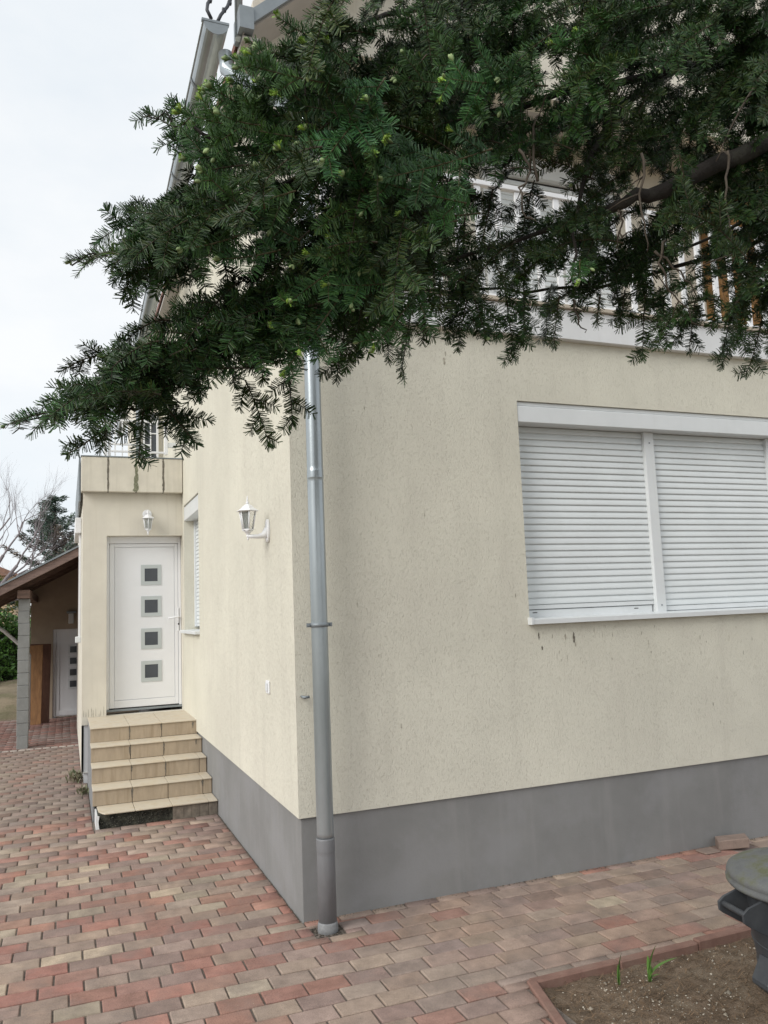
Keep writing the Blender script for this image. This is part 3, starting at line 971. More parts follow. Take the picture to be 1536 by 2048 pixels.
(-1025,-2517,2344,-1161,-2545,2222,17,0),
(-684,-2514,2501,-810,-2580,2343,16,0),
(-609,-2599,2484,-800,-2604,2392,11,0),
(-887,-2528,2258,-1085,-2447,2238,24,0),
(-783,-2433,2406,-988,-2350,2355,12,0),
(-881,-2375,2388,-1041,-2419,2310,3,0),
(-896,-2408,2306,-1078,-2280,2291,13,0),
(-913,-2492,2360,-1043,-2373,2316,22,0),
(-749,-2508,2390,-973,-2446,2344,19,0),
(-556,-2438,2534,-696,-2337,2504,25,0),
(-517,-2410,2548,-687,-2470,2473,12,0),
(-765,-2544,2315,-1002,-2522,2295,3,0),
(-829,-2569,2522,-989,-2554,2309,15,0),
(-709,-2524,2527,-813,-2392,2408,14,0),
(-1067,-2422,2220,-1241,-2320,2225,13,0),
(-733,-2497,2424,-900,-2459,2372,24,0),
(-628,-2598,2468,-855,-2604,2408,22,0),
(-1020,-2400,2373,-1166,-2391,2254,1,0),
(-678,-2553,2463,-812,-2610,2317,17,0),
(-1046,-2557,2333,-1193,-2474,2187,5,0),
(-1066,-2407,2315,-1198,-2423,2217,27,0),
(-595,-2440,2578,-739,-2332,2593,10,0),
(-642,-2525,2598,-797,-2533,2367,11,0),
(-941,-2462,2378,-1057,-2452,2244,23,0),
(-883,-2422,2455,-955,-2324,2340,12,0),
(-478,-2421,2538,-689,-2273,2533,13,0),
(-670,-2423,2567,-866,-2306,2487,9,0),
(-692,-2409,2556,-811,-2366,2425,11,0),
(-704,-2578,2551,-813,-2490,2373,12,0),
(-751,-2578,2508,-837,-2565,2350,6,0),
(-722,-2550,2477,-869,-2603,2346,29,0),
(-660,-2452,2509,-817,-2407,2493,27,0),
(-1016,-2580,2220,-1188,-2640,2193,9,0),
(-690,-2399,2544,-831,-2444,2398,15,0),
(-591,-2467,2564,-794,-2503,2460,1,0),
(-811,-2495,2379,-980,-2364,2324,19,0),
(-606,-2409,2643,-714,-2328,2546,12,0),
(-629,-2560,2534,-829,-2592,2366,6,0),
(-984,-2529,2370,-1137,-2414,2226,15,0),
(-619,-2452,2439,-783,-2434,2428,20,0),
(-1000,-2474,2266,-1203,-2438,2197,22,0),
(-766,-2424,2482,-905,-2404,2389,5,0),
(-924,-2540,2354,-1121,-2377,2252,8,0),
(-587,-2490,2521,-832,-2495,2412,21,0),
(-1018,-2573,2354,-1186,-2559,2210,28,0),
(-584,-2412,2575,-686,-2421,2386,28,0),
(-563,-2441,2589,-709,-2321,2525,14,0),
(-665,-2583,2547,-777,-2482,2470,22,0),
(-566,-2520,2501,-821,-2520,2472,3,0),
(-578,-2444,2566,-818,-2457,2467,10,0),
(-641,-2458,2593,-737,-2376,2468,17,0),
(-675,-2576,2562,-767,-2483,2355,29,0),
(-939,-2503,2578,-1099,-2546,2524,11,0),
(-938,-2533,2595,-1127,-2584,2539,22,0),
(-857,-2555,2828,-931,-2461,2672,29,0),
(-965,-2402,2766,-1093,-2330,2669,7,0),
(-810,-2452,2719,-1028,-2366,2712,30,0),
(-835,-2438,2950,-929,-2343,2781,11,0),
(-859,-2389,2730,-1029,-2407,2592,6,0),
(-913,-2465,2667,-1082,-2499,2620,11,0),
(-828,-2505,2883,-927,-2509,2693,29,0),
(-854,-2584,2680,-1001,-2631,2581,17,0),
(-908,-2478,2713,-1083,-2497,2612,11,0),
(-827,-2584,2600,-1016,-2545,2587,11,0),
(-931,-2488,2799,-1084,-2477,2600,19,0),
(-837,-2537,2799,-980,-2502,2594,9,0),
(-827,-2494,2845,-992,-2530,2627,19,0),
(-830,-2598,2788,-956,-2552,2645,9,0),
(-943,-2449,2797,-1097,-2450,2622,28,0),
(-765,-2448,2776,-952,-2486,2686,7,0),
(-797,-2404,2744,-947,-2407,2669,16,0),
(-895,-2547,2665,-1105,-2430,2573,13,0),
(-877,-2515,2763,-1040,-2564,2630,25,0),
(-953,-2400,2665,-1117,-2339,2647,11,0),
(-841,-2487,2729,-998,-2429,2584,28,0),
(-820,-2591,2744,-988,-2603,2527,8,0)]
FAR_SPRAYS = [(2025,-2582,2997,2324,-2399,2977),
(2552,-2898,5150,2896,-2961,5118),
(1317,-4300,2811,1223,-4637,2604),
(2202,-2780,6182,2551,-2804,6047),
(1530,-3340,5766,1408,-3668,5622),
(2176,-3504,5734,2348,-3808,5521),
(1739,-3558,5507,1735,-3908,5292),
(1312,-3332,3443,1101,-3611,3313),
(1501,-3345,3405,1367,-3668,3333),
(1644,-3296,4879,1577,-3639,4760),
(950,-2853,5585,603,-2898,5566),
(1909,-3461,3879,1985,-3803,3680),
(1497,-3157,5955,1313,-3454,5739),
(2323,-2891,5225,2663,-2974,5089),
(1520,-2216,4857,1381,-1894,4655),
(2085,-2991,2877,2369,-3195,2797),
(2110,-2934,3652,2422,-3093,3545),
(2171,-3223,2649,2403,-3485,2536),
(1199,-3208,3838,930,-3431,3797),
(2671,-3111,3112,2997,-3238,3108),
(2088,-2821,6237,2431,-2893,6021),
(1828,-2901,5857,1990,-3211,5658),
(2219,-2219,3872,2451,-1957,3859),
(1780,-1791,4955,1791,-1441,4894),
(1886,-2139,6204,1962,-1797,6142),
(1669,-3439,4565,1628,-3786,4384),
(1448,-3594,5878,1329,-3924,5795),
(1214,-3889,2969,1065,-4206,2796),
(2103,-2131,6406,2276,-1827,6233),
(2678,-1808,4187,2923,-1558,4004),
(2429,-2213,5988,2703,-1996,5921),
(1229,-4358,3059,1122,-4691,2942),
(699,-3016,4942,360,-3102,4739),
(997,-2887,2704,652,-2950,2579),
(2147,-2916,5479,2470,-3051,5494),
(2721,-3274,3896,3029,-3440,3710),
(1321,-2887,3390,987,-2993,3341),
(1517,-2482,4294,1287,-2218,4308),
(1917,-2657,6416,2223,-2488,6354),
(2084,-3893,3048,2183,-4229,3066),
(1998,-3916,4447,2071,-4258,4432),
(1730,-3247,6237,1715,-3597,6175),
(2895,-3037,4400,3234,-3122,4420),
(2408,-2767,3678,2758,-2775,3559),
(1350,-3357,3715,1158,-3650,3585),
(1224,-3139,6442,942,-3347,6453),
(1967,-2901,5705,2255,-3100,5541),
(936,-2315,5693,627,-2150,5663),
(1810,-3365,2789,1845,-3714,2672),
(2127,-3251,4151,2338,-3530,4053),
(1841,-1801,5614,1875,-1453,5615),
(505,-3636,3171,220,-3839,3101),
(1166,-3945,3949,1012,-4259,3845),
(1921,-3183,5260,2050,-3508,5151),
(2970,-2721,2601,3320,-2713,2456),
(1976,-1863,5234,2062,-1524,5074),
(1314,-2584,6488,987,-2459,6473),
(2244,-2771,3971,2594,-2786,3969),
(2233,-3578,4791,2410,-3881,4800),
(2058,-2517,5821,2338,-2305,5822),
(1554,-2614,4973,1267,-2414,4822),
(2001,-2853,5686,2324,-2987,5577),
(734,-2694,4839,385,-2675,4665),
(2438,-2589,3511,2778,-2509,3316),
(1235,-2496,5267,921,-2342,5138),
(2027,-2660,4981,2360,-2552,4839),
(1563,-2680,5617,1235,-2558,5518),
(1274,-2219,5412,1040,-1958,5391),
(2407,-2213,5456,2677,-1991,5448),
(2273,-2801,4280,2621,-2836,4210),
(1345,-2557,4512,1029,-2406,4303),
(1882,-3239,5425,1973,-3577,5365),
(1974,-2742,5578,2323,-2729,5455),
(2537,-4035,3410,2720,-4334,3400),
(2148,-2514,4707,2449,-2336,4488),
(2534,-2110,3329,2805,-1888,3157),
(2495,-3069,3010,2816,-3207,2823),
(871,-3494,4724,604,-3720,4628),
(1115,-3034,3897,796,-3176,3886),
(2753,-2216,4964,3062,-2051,4935),
(2813,-3346,2675,3118,-3517,2630),
(1862,-3531,4596,1911,-3877,4478),
(1425,-2945,3523,1125,-3125,3337),
(1973,-3070,5330,2173,-3357,5328),
(2270,-2656,5296,2614,-2593,5189),
(1953,-2594,4640,2230,-2380,4574),
(1183,-2515,5522,859,-2382,5459),
(1131,-2500,6317,807,-2368,6178),
(1745,-2216,5804,1741,-1866,5641),
(1339,-2358,5438,1086,-2117,5321),
(2995,-2957,2945,3340,-3015,2938),
(2290,-2773,4592,2640,-2788,4533),
(2338,-2766,3619,2688,-2776,3461),
(1283,-3142,3184,1015,-3367,2971),
(2213,-3294,5098,2440,-3561,4904),
(1443,-3442,5069,1301,-3762,4903),
(1416,-2322,6248,1200,-2047,6222),
(1994,-2253,6343,2148,-1939,6328),
(1392,-2758,3254,1042,-2765,3073),
(3180,-2825,3987,3529,-2843,3945),
(728,-3113,4519,399,-3230,4459),
(1551,-2317,5630,1404,-1999,5585),
(1679,-3032,5523,1594,-3372,5438),
(1333,-2956,2998,1019,-3112,2885),
(2124,-2951,5907,2432,-3116,5894),
(1961,-3130,6282,2131,-3436,6181),
(1884,-3629,3786,1936,-3975,3624),
(1498,-2906,5273,1201,-3091,5055),
(1684,-3151,5087,1627,-3496,4931),
(2154,-2015,5663,2322,-1708,5560),
(1245,-3585,4281,1064,-3884,4278),
(1470,-3146,6073,1267,-3432,5961),
(1131,-2895,4913,790,-2975,4766),
(3373,-2419,2913,3716,-2349,2877),
(2547,-2216,5178,2838,-2021,4979),
(805,-3860,4056,579,-4127,3901),
(1605,-2888,6268,1351,-3130,6129),
(1286,-3115,4550,1011,-3331,4537),
(1624,-2920,5411,1416,-3202,5363),
(1979,-3239,5908,2127,-3556,5843),
(1135,-2972,2874,806,-3090,2736),
(761,-2313,4483,441,-2171,4292),
(2148,-3893,4374,2264,-4223,4289),
(1230,-2416,5786,936,-2227,5633),
(1985,-2380,6499,2173,-2084,6387),
(2563,-2715,5345,2913,-2700,5163),
(1731,-2506,4471,1705,-2157,4469),
(1639,-2959,4442,1474,-3268,4318)]
BOUGHS = [[(1750,-2750,3564,42),(1279,-2812,3325,36),(886,-2699,3154,30),(507,-2631,2958,24),(335,-2578,2906,15),(165,-2354,2874,7),(-188,-2328,2747,6),(-550,-2375,2553,5),(-866,-2380,2386,3.5),(-1145,-2391,2242,2),(-1347,-2463,2157,1.2)],
[(1750,-2750,3983,26),(1026,-2541,3600,17),(426,-2461,3406,12),(-119,-2411,3185,9),(-473,-2462,2992,7),(-777,-2509,2776,4),(-994,-2494,2662,3),(-1207,-2473,2570,1.5)],
[(1750,-2750,4295,26),(896,-2465,3838,16),(124,-2339,3565,11),(-323,-2345,3302,8),(-647,-2552,2966,9),(-823,-2549,2893,6),(-942,-2540,2946,4),(-1042,-2515,2977,2)],
[(1750,-2750,3289,20),(1393,-2460,3095,11),(960,-2161,2951,8),(600,-2011,2899,6),(193,-1953,2865,5),(-228,-2045,2781,4),(-478,-2095,2681,2)],
[(1750,-2750,3442,20),(1668,-2442,3373,10),(1291,-2106,3188,7),(941,-1893,3040,5),(670,-1773,2947,3)],
[(1750,-2750,4390,30),(1063,-2544,3938,22),(418,-2229,3905,16),(-100,-2118,3805,10),(-410,-2083,3648,6),(-660,-2025,3547,3)],
[(1750,-2750,3867,30),(1311,-2716,3657,22),(943,-2508,3603,10),(613,-2465,3445,8),(333,-2528,3118,8),(217,-2551,2807,5),(194,-2555,2659,3)]]
TWIGS = [[(370,-2763,2715),(364,-2749,2630),(405,-2736,2565),(502,-2732,2486)],
[(618,-2792,3019),(590,-2786,2891),(597,-2778,2802),(619,-2771,2684)],
[(308,-2771,2974),(305,-2748,2803),(330,-2743,2688)],
[(28,-2650,2900),(24,-2647,3055),(74,-2647,3158)],
[(-45,-2682,2960),(-24,-2694,2897),(-60,-2691,2819),(-31,-2694,2749)],
[(307,-2406,2665),(315,-2401,2601),(341,-2406,2559)],
[(313,-2649,2854),(316,-2645,2809),(314,-2638,2764)],
[(722,-2865,3268),(645,-2818,3137),(576,-2772,2991)],
[(411,-2673,2731),(482,-2692,2661),(524,-2700,2592)]]

# ================================================================== SETTING: ground and paving
gm = MB()
gm.quad((-120, -60, -0.05), (120, -60, -0.05), (120, 200, -0.05), (-120, 200, -0.05))
tag(obj('ground', gm.mesh('ground'), M['ground']), kind='structure')

yard = bpy.data.meshes.new('paved_yard')
ym = MB()
ym.quad((-3.4, -4.2, -0.009), (0.72, -4.2, -0.009), (0.72, 11.2, -0.009), (-3.4, 11.2, -0.009))
ym.quad((0.72, -1.135, -0.009), (6.5, -1.135, -0.009), (6.5, 0.0, -0.009), (0.72, 0.0, -0.009))
yard = tag(obj('paved_yard', ym.mesh('paved_yard'), M['sand_joint']), kind='structure')

PL, PW = 0.1995, 0.1245
PAL = [((0.350, 0.272, 0.220), 28), ((0.325, 0.240, 0.195), 24), ((0.345, 0.182, 0.142), 24), ((0.290, 0.165, 0.132), 14), ((0.265, 0.190, 0.165), 15),
       ((0.40, 0.325, 0.255), 9), ((0.295, 0.232, 0.200), 7)]


def pick_col(r, left):
    w = [x[1] for x in PAL]
    if not left:
        w = [22, 34, 13, 17, 18, 4, 12]
    c = r.choices([x[0] for x in PAL], w)[0]
    k = r.uniform(0.86, 1.12)
    m_ = r.uniform(0, 0.30) if left else r.uniform(0.0, 0.32)
    c = tuple(a * (1 - m_) + b * m_ for a, b in zip(c, (0.315, 0.228, 0.185)))
    return tuple(min(1, v * k * r.uniform(0.97, 1.03)) for v in c)


def paver_geo(r, lx, ly, zt=0.0):
    """paver centred at the origin, top near zt, chipped corners and a small chamfer"""
    hx, hy = lx / 2, ly / 2
    j = lambda: r.uniform(-0.0016, 0.0016)
    cs = [(-hx + j(), -hy + j()), (hx + j(), -hy + j()), (hx + j(), hy + j()), (-hx + j(), hy + j())]
    tx, ty = r.uniform(-0.012, 0.012), r.uniform(-0.012, 0.012)
    c = min(0.004, hx * .3, hy * .3)
    V = [(x, y, -0.03) for x, y in cs] + [(x, y, zt - 0.004 + tx * x + ty * y) for x, y in cs]
    V += [(x - math.copysign(c, x), y - math.copysign(c, y), zt + tx * x + ty * y) for x, y in cs]
    F = []
    for a in (0, 4):
        for i in range(4):
            k = (i + 1) % 4
            F.append((a + i, a + k, a + 4 + k, a + 4 + i))
    F.append((8, 9, 10, 11))
    return V, F


pr = random.Random(3)
variants = {True: [], False: []}
for left in (True, False):
    for i in range(36):
        V, F = paver_geo(pr, PL - 0.008, PW - 0.0075)
        me = bpy.data.meshes.new('paver')
        me.from_pydata(V, [], F)
        tint_attr(me, pick_col(pr, left))
        me.materials.append(M['paver'])
        variants[left].append(me)


def house_clip(x0, x1, y0, y1):
    """parts of a paver rectangle outside the house, steps, porch and bed"""
    def cut(rects, bx0, bx1, by0, by1):
        o = []
        for (a, b, c, d) in rects:
            if b <= bx0 or a >= bx1 or d <= by0 or c >= by1:
                o.append((a, b, c, d))
                continue
            if c < by0:
                o.append((a, b, c, by0)); c = by0
            if d > by1:
                o.append((a, b, by1, d)); d = by1
            if a < bx0:
                o.append((a, bx0, c, d))
            if b > bx1:
                o.append((bx1, b, c, d))
        return o
    rs = [(x0, x1, y0, y1)]
    rs = cut(rs, -0.006, 40, 0.012, 40) if True else rs
    rs = cut(rs, -1.005, 0.1, 2.66, 40)
    rs = cut(rs, -1.04, 0.1, 4.7, 40)
    rs = cut(rs, 0.012, 0.172, -0.245, -0.085)                       # earth round the foot of the downpipe
    ex = 0.722 + 0.245 * (max(min((y0 + y1) / 2, -1.12), -4) + 1.12)
    rs = cut(rs, ex, 40, -40, -1.122)
    return [q for q in rs if q[1] - q[0] > 0.012 and q[3] - q[2] > 0.012]


cand = []
for k in range(-34, 60):
    y0 = 0.056 + PW * k
    if y0 > 7.36:
        continue
    off = -1.13 + 0.0665 * k
    i0 = math.floor((-3.3 - off) / PL)
    for i in range(i0, i0 + 50):
        x0 = off + i * PL
        if x0 > 6.3 or x0 < -3.3:
            continue
        full = (x0 + 0.004, x0 + PL - 0.004, y0 + 0.00375, y0 + PW - 0.00375)
        rs = house_clip(x0, x0 + PL, y0, y0 + PW)
        if not rs:
            continue
        whole = len(rs) == 1 and abs(rs[0][0] - x0) < 1e-6 and abs(rs[0][1] - x0 - PL) < 1e-6 and abs(rs[0][2] - y0) < 1e-6 and abs(rs[0][3] - y0 - PW) < 1e-6
        c = Vector((x0 + PL / 2, y0 + PW / 2, 0))
        d = c - CAM_POS
        z = d.dot(CAM_FWD)
        seen = False
        if z > 0.3:
            u, v = 768 + 1601.7 * d.dot(CAM_RIGHT) / z, 1024 - 1601.7 * d.dot(CAM_UP) / z
            seen = -40 < u < 1576 and v < 2090
        hidden = c.x > 0.05 and c.y > 0.1
        cand.append((0 if (seen and whole) else 1, d.length, whole, rs, c))
cand.sort(key=lambda q: (q[0], q[1]))
n_ind = 0
sv, sf, sc = [], [], []
for pri, dist, whole, rs, c in cand:
    left = c.x < 0.25
    if pri == 0 and n_ind < 290:
        me = pr.choice(variants[left])
        o = bpy.data.objects.new('paver', me)
        o.rotation_euler = (0, 0, pr.choice((0, math.pi)))
        link(o, yard, (c.x, c.y, pr.uniform(-0.0016, 0.0016)))
        n_ind += 1
        continue
    for (a, b, cc, d) in rs:
        V, F = paver_geo(pr, b - a - 0.008, d - cc - 0.0075, pr.uniform(-0.0016, 0.0016))
        n = len(sv)
        mx, my = (a + b) / 2, (cc + d) / 2
        sv += [(x + mx, y + my, z) for x, y, z in V]
        sf += [tuple(n + q for q in f) for f in F]
        col = pick_col(pr, left)
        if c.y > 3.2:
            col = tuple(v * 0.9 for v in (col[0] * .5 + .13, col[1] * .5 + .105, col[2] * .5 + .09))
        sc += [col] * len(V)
# carport paving: narrower red clinkers laid the same way beyond the drain line
for k in range(36):
    for i in range(16):
        x0 = -4.2 + 0.21 * i + 0.105 * (k % 2)
        y0 = 7.53 + 0.1 * k
        V, F = paver_geo(pr, 0.203, 0.094, 0.0)
        n = len(sv)
        sv += [(x + x0, y + y0, z) for x, y, z in V]
        sf += [tuple(n + q for q in f) for f in F]
        g = pr.random()
        col = (0.27, 0.15, 0.125) if g < .5 else ((0.23, 0.15, 0.13) if g < .75 else (0.28, 0.22, 0.20))
        kk = pr.uniform(.85, 1.15)
        sc += [tuple(v * kk for v in col)] * len(V)
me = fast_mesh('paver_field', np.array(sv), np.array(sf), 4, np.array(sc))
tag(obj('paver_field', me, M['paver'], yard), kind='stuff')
# row of small setts between driveway and carport
mb = MB()
for i in range(34):
    x0 = -4.2 + 0.1 * i
    mb.box(x0, x0 + 0.085, 7.415, 7.475, -0.03, 0.004)
sett = obj('sett_row', mb.mesh('sett_row', 0.006), mat('pale_sett', (0.42, 0.37, 0.33), 0.9, var=0.2, vscale=20), yard)
tag(sett, kind='stuff')
# dark earth at the foot of the downpipe and a ragged line of grit along the wall base
r2 = random.Random(11)
gv, gf, gc = [], [], []


def grit(x, y, s, col, z0=0.0):
    n = len(gv)
    for (dx, dy, dz) in ((1, 0, 0), (-.5, .8, 0), (-.5, -.8, 0), (0, 0, 0.9)):
        gv.append((x + dx * s * r2.uniform(.6, 1.2), y + dy * s * r2.uniform(.6, 1.2), z0 + dz * s * r2.uniform(.5, 1)))
        gc.append(col)
    gf.extend([(n, n + 1, n + 3), (n + 1, n + 2, n + 3), (n + 2, n, n + 3)])


for i in range(900):
    x = r2.uniform(0.0, 4.6)
    d = abs(r2.gauss(0, 0.016))
    grit(x, -0.004 - d, r2.uniform(0.002, 0.006), r2.choice([(.06, .05, .04), (.10, .085, .06), (.17, .15, .11)]))
for i in range(420):
    grit(-0.008 - abs(r2.gauss(0, 0.008)), r2.uniform(0, 2.6), r2.uniform(0.002, 0.005), r2.choice([(.05, .045, .04), (.10, .09, .06)]))
for i in range(260):
    grit(r2.uniform(0.014, 0.17), r2.uniform(-0.243, -0.087), r2.uniform(0.003, 0.009), r2.choice([(.03, .025, .02), (.05, .04, .03), (.08, .065, .05)]), -0.009)
for i in range(500):
    x, y = r2.uniform(-2.4, 0.6), r2.uniform(-2.2, 6.5)
    if (x > -0.03 and y > 0.0) or (x > -1.0 and y > 2.6):
        continue
    grit(x, y, r2.uniform(0.001, 0.003), r2.choice([(.35, .3, .24), (.10, .085, .06), (.5, .45, .38)]))
for i in range(260):
    grit(r2.uniform(0.3, 4.2), r2.uniform(-1.12, 0), r2.uniform(0.001, 0.003), r2.choice([(.35, .3, .24), (.10, .085, .06), (.5, .45, .38)]))
tag(obj('paving_debris', fast_mesh('paving_debris', np.array(gv), np.array(gf), 3, np.array(gc)), M['chip']), kind='stuff')

# ================================================================== garden bed
nx, ny = 110, 70
xs = np.linspace(0.0, 7.0, nx)
ys = np.linspace(-1.165, -5.0, ny)
V = []
sr = np.random.default_rng(2)
hz = sr.normal(0, 1, (nx, ny))
for _ in range(3):
    hz = (hz + np.roll(hz, 1, 0) + np.roll(hz, -1, 0) + np.roll(hz, 1, 1) + np.roll(hz, -1, 1)) / 5
for i in range(nx):
    for j in range(ny):
        ex = 0.722 + 0.245 * (max(ys[j], -4) + 1.12) + 0.05
        V.append((ex + (7.0 - ex) * (i / (nx - 1)) ** 1.5, ys[j], -0.030 + 0.022 * hz[i, j]))
F = [(i * ny + j, (i + 1) * ny + j, (i + 1) * ny + j + 1, i * ny + j + 1) for i in range(nx - 1) for j in range(ny - 1)]
F = [f[::-1] for f in F]
me = fast_mesh('garden_bed', np.array(V), np.array(F), 4)
me.polygons.foreach_set('use_smooth', [True] * len(me.polygons))
tag(obj('garden_bed', me, M['soil']), kind='structure')

edge = tag(obj('bed_edging', MB().box(0.70, 0.74, -1.165, -1.122, -0.06, -0.02).mesh('bed_edging'), M['edging']), 'low red brick edging around the brown soil bed', 'edging')
er = random.Random(4)
x = 0.735
while x < 5.2:
    w = er.uniform(0.46, 0.52)
    z = er.uniform(0.006, 0.016)
    obj('edging_stone', MB().box(x, x + w - 0.004, -1.172 + er.uniform(-.003, .003), -1.124, -0.06, z).mesh('edging_stone', 0.006), M['edging'], edge)
    x += w
y = -1.14
d = Vector((0.245, 1, 0)).normalized()
nrm = Vector((1, -0.245, 0)).normalized()
while y > -3.2:
    w = er.uniform(0.44, 0.50)
    p0 = Vector((0.722 + 0.245 * (y + 1.12), y, 0))
    p1 = p0 - d * (w - 0.004)
    a, b = p0, p1
    z = er.uniform(0.010, 0.02)
    mb = MB().prism([a + Vector((0, 0, z)), b + Vector((0, 0, z)), b + nrm * 0.046 + Vector((0, 0, z)), a + nrm * 0.046 + Vector((0, 0, z))], (0, 0, -0.08))
    obj('edging_stone', mb.mesh('edging_stone', 0.006), M['edging'], edge)
    y -= w * d.y

# pale chips and dead needles on the soil
gv, gf, gc = [], [], []


def soil_z(x, y):
    return -0.026


clusters = [(1.05, -1.27), (1.2, -1.33), (1.6, -1.24), (1.72, -1.25), (1.15, -1.5), (0.95, -1.42), (1.3, -1.6), (1.05, -1.62), (1.5, -1.55)]
for i in range(620):
    if r2.random() < .7:
        c = r2.choice(clusters)
        x, y = r2.gauss(c[0], .12), r2.gauss(c[1], .08)
    else:
        x, y = r2.uniform(0.7, 4.5), r2.uniform(-2.4, -1.19)
    if y > -1.185 or x < 0.79 + 0.245 * (y + 1.12):
        continue
    k = r2.uniform(.55, 1)
    grit(x, y, r2.choice([.002, .0025, .003, .003, .004, .006]) * r2.uniform(.6, 1.5), (0.62 * k, .56 * k, .46 * k), soil_z(x, y))
for i in range(26):
    x, y = r2.uniform(0.8, 2.6), r2.uniform(-1.9, -1.2)
    if x < 0.80 + 0.245 * (y + 1.12):
        continue
    k = r2.uniform(.4, .75)
    grit(x, y, r2.uniform(.010, .018), (0.62 * k, .54 * k, .43 * k), soil_z(x, y) - .003)
tag(obj('soil_chips', fast_mesh('soil_chips', np.array(gv), np.array(gf), 3, np.array(gc)), M['chip']), kind='stuff')
nv, nf, nc = [], [], []
for i in range(16000):
    x, y = r2.uniform(0.6, 3.6), r2.uniform(-2.6, -1.18)
    if x < 0.775 + 0.245 * (y + 1.12):
        continue
    a = r2.uniform(0, math.pi)
    l = r2.uniform(.008, .016) if r2.random() < .93 else r2.uniform(.03, .06)
    w = .0011
    z = soil_z(x, y) + r2.uniform(-.006, .010)
    dx, dy = math.cos(a) * l, math.sin(a) * l
    n = len(nv)
    t = r2.uniform(-.006, .006)
    nv += [(x - dx - dy / l * w, y - dy + dx / l * w, z - t), (x - dx + dy / l * w, y - dy - dx / l * w, z - t), (x + dx + dy / l * w, y + dy - dx / l * w, z + t), (x + dx - dy / l * w, y + dy + dx / l * w, z + t)]
    nf.append((n, n + 1, n + 2, n + 3))
    k = r2.uniform(.5, 2.0)
    nc += [(.13 * k, .085 * k, .05 * k)] * 4
tag(obj('needle_litter', fast_mesh('needle_litter', np.array(nv), np.array(nf), 4, np.array(nc)), M['chip']), kind='stuff')

# ================================================================== HOUSE
HS = 0.014                    # render stands proud of the plinth
HP = 0.551
house = thing('house', 'cream rendered two storey house with grey plinth, white shutters and side entrance', 'house', (0, 0, 0))


def wall_sheet(mb, o, u, v, n, U, Vv, holes, depth):
    """front face of a wall in the plane o + a*u + b*v with rectangular holes and reveals going back by depth along -n"""
    o, u, v, n = Vector(o), Vector(u), Vector(v), Vector(n)
    us = sorted({U[0], U[1]} | {h[0] for h in holes} | {h[1] for h in holes})
    vs = sorted({Vv[0], Vv[1]} | {h[2] for h in holes} | {h[3] for h in holes})
    P = lambda a, b, d=0.0: o + u * a + v * b - n * d
    flip = u.cross(v).dot(n) < 0

    def q(a, b, c, d):
        mb.quad(*((a, d, c, b) if flip else (a, b, c, d)))
    for i in range(len(us) - 1):
        for j in range(len(vs) - 1):
            ca, cb = (us[i] + us[i + 1]) / 2, (vs[j] + vs[j + 1]) / 2
            if any(h[0] < ca < h[1] and h[2] < cb < h[3] for h in holes):
                continue
            q(P(us[i], vs[j]), P(us[i + 1], vs[j]), P(us[i + 1], vs[j + 1]), P(us[i], vs[j + 1]))
    for h in holes:
        a0, a1, b0, b1 = h[:4]
        q(P(a0, b0), P(a0, b0, depth), P(a0, b1, depth), P(a0, b1))
        q(P(a1, b0), P(a1, b1), P(a1, b1, depth), P(a1, b0, depth))
        q(P(a0, b1), P(a0, b1, depth), P(a1, b1, depth), P(a1, b1))
        q(P(a0, b0), P(a1, b0), P(a1, b0, depth), P(a0, b0, depth))
    a0, a1, b0, b1 = U[0], U[1], Vv[0], Vv[1]
    q(P(a0, b0), P(a1, b0), P(a1, b0, .2), P(a0, b0, .2)) if False else None
    mb.quad(P(a0, b0), P(a0, b0, .25), P(a1, b0, .25), P(a1, b0))
    mb.quad(P(a0, b1), P(a1, b1), P(a1, b1, .25), P(a0, b1, .25))


WX0, WX1, WZ0, WZ1 = 1.540, 5.05, 1.560, 3.023        # front window opening
mb = MB()
wall_sheet(mb, (0, -HS, 0), (1, 0, 0), (0, 0, 1), (0, -1, 0), (-HS, 9.0), (HP, 3.463), [(WX0, WX1, WZ0, WZ1)], 0.20)
obj('front_wall', mb.mesh('front_wall'), M['stucco'], house)
SY0, SY1, SZ0, SZ1 = 3.505, 4.57, 1.535, 2.905        # side window opening
mb = MB()
wall_sheet(mb, (-HS, 0, 0), (0, 1, 0), (0, 0, 1), (-1, 0, 0), (-HS, 12.0), (HP, 3.70), [(SY0, SY1, SZ0, SZ1)], 0.20)
wall_sheet(mb, (-HS, 0, 0), (0, 1, 0), (0, 0, 1), (-1, 0, 0), (0.75, 12.0), (3.70, 5.60), [], 0.16)
mb.box(-HS, 0.22, -HS, 0.35, 3.464, 3.70)
obj('side_wall', mb.mesh('side_wall'), M['stucco'], house)
mb = MB()
mb.box(0.0, 9.0, 0.0, 0.4, -0.10, HP + 0.05)
mb.box(0.0, 0.4, 0.4, 12.0, -0.10, HP + 0.05)
obj('plinth', mb.mesh('plinth', 0.004), M['plinth'], house)

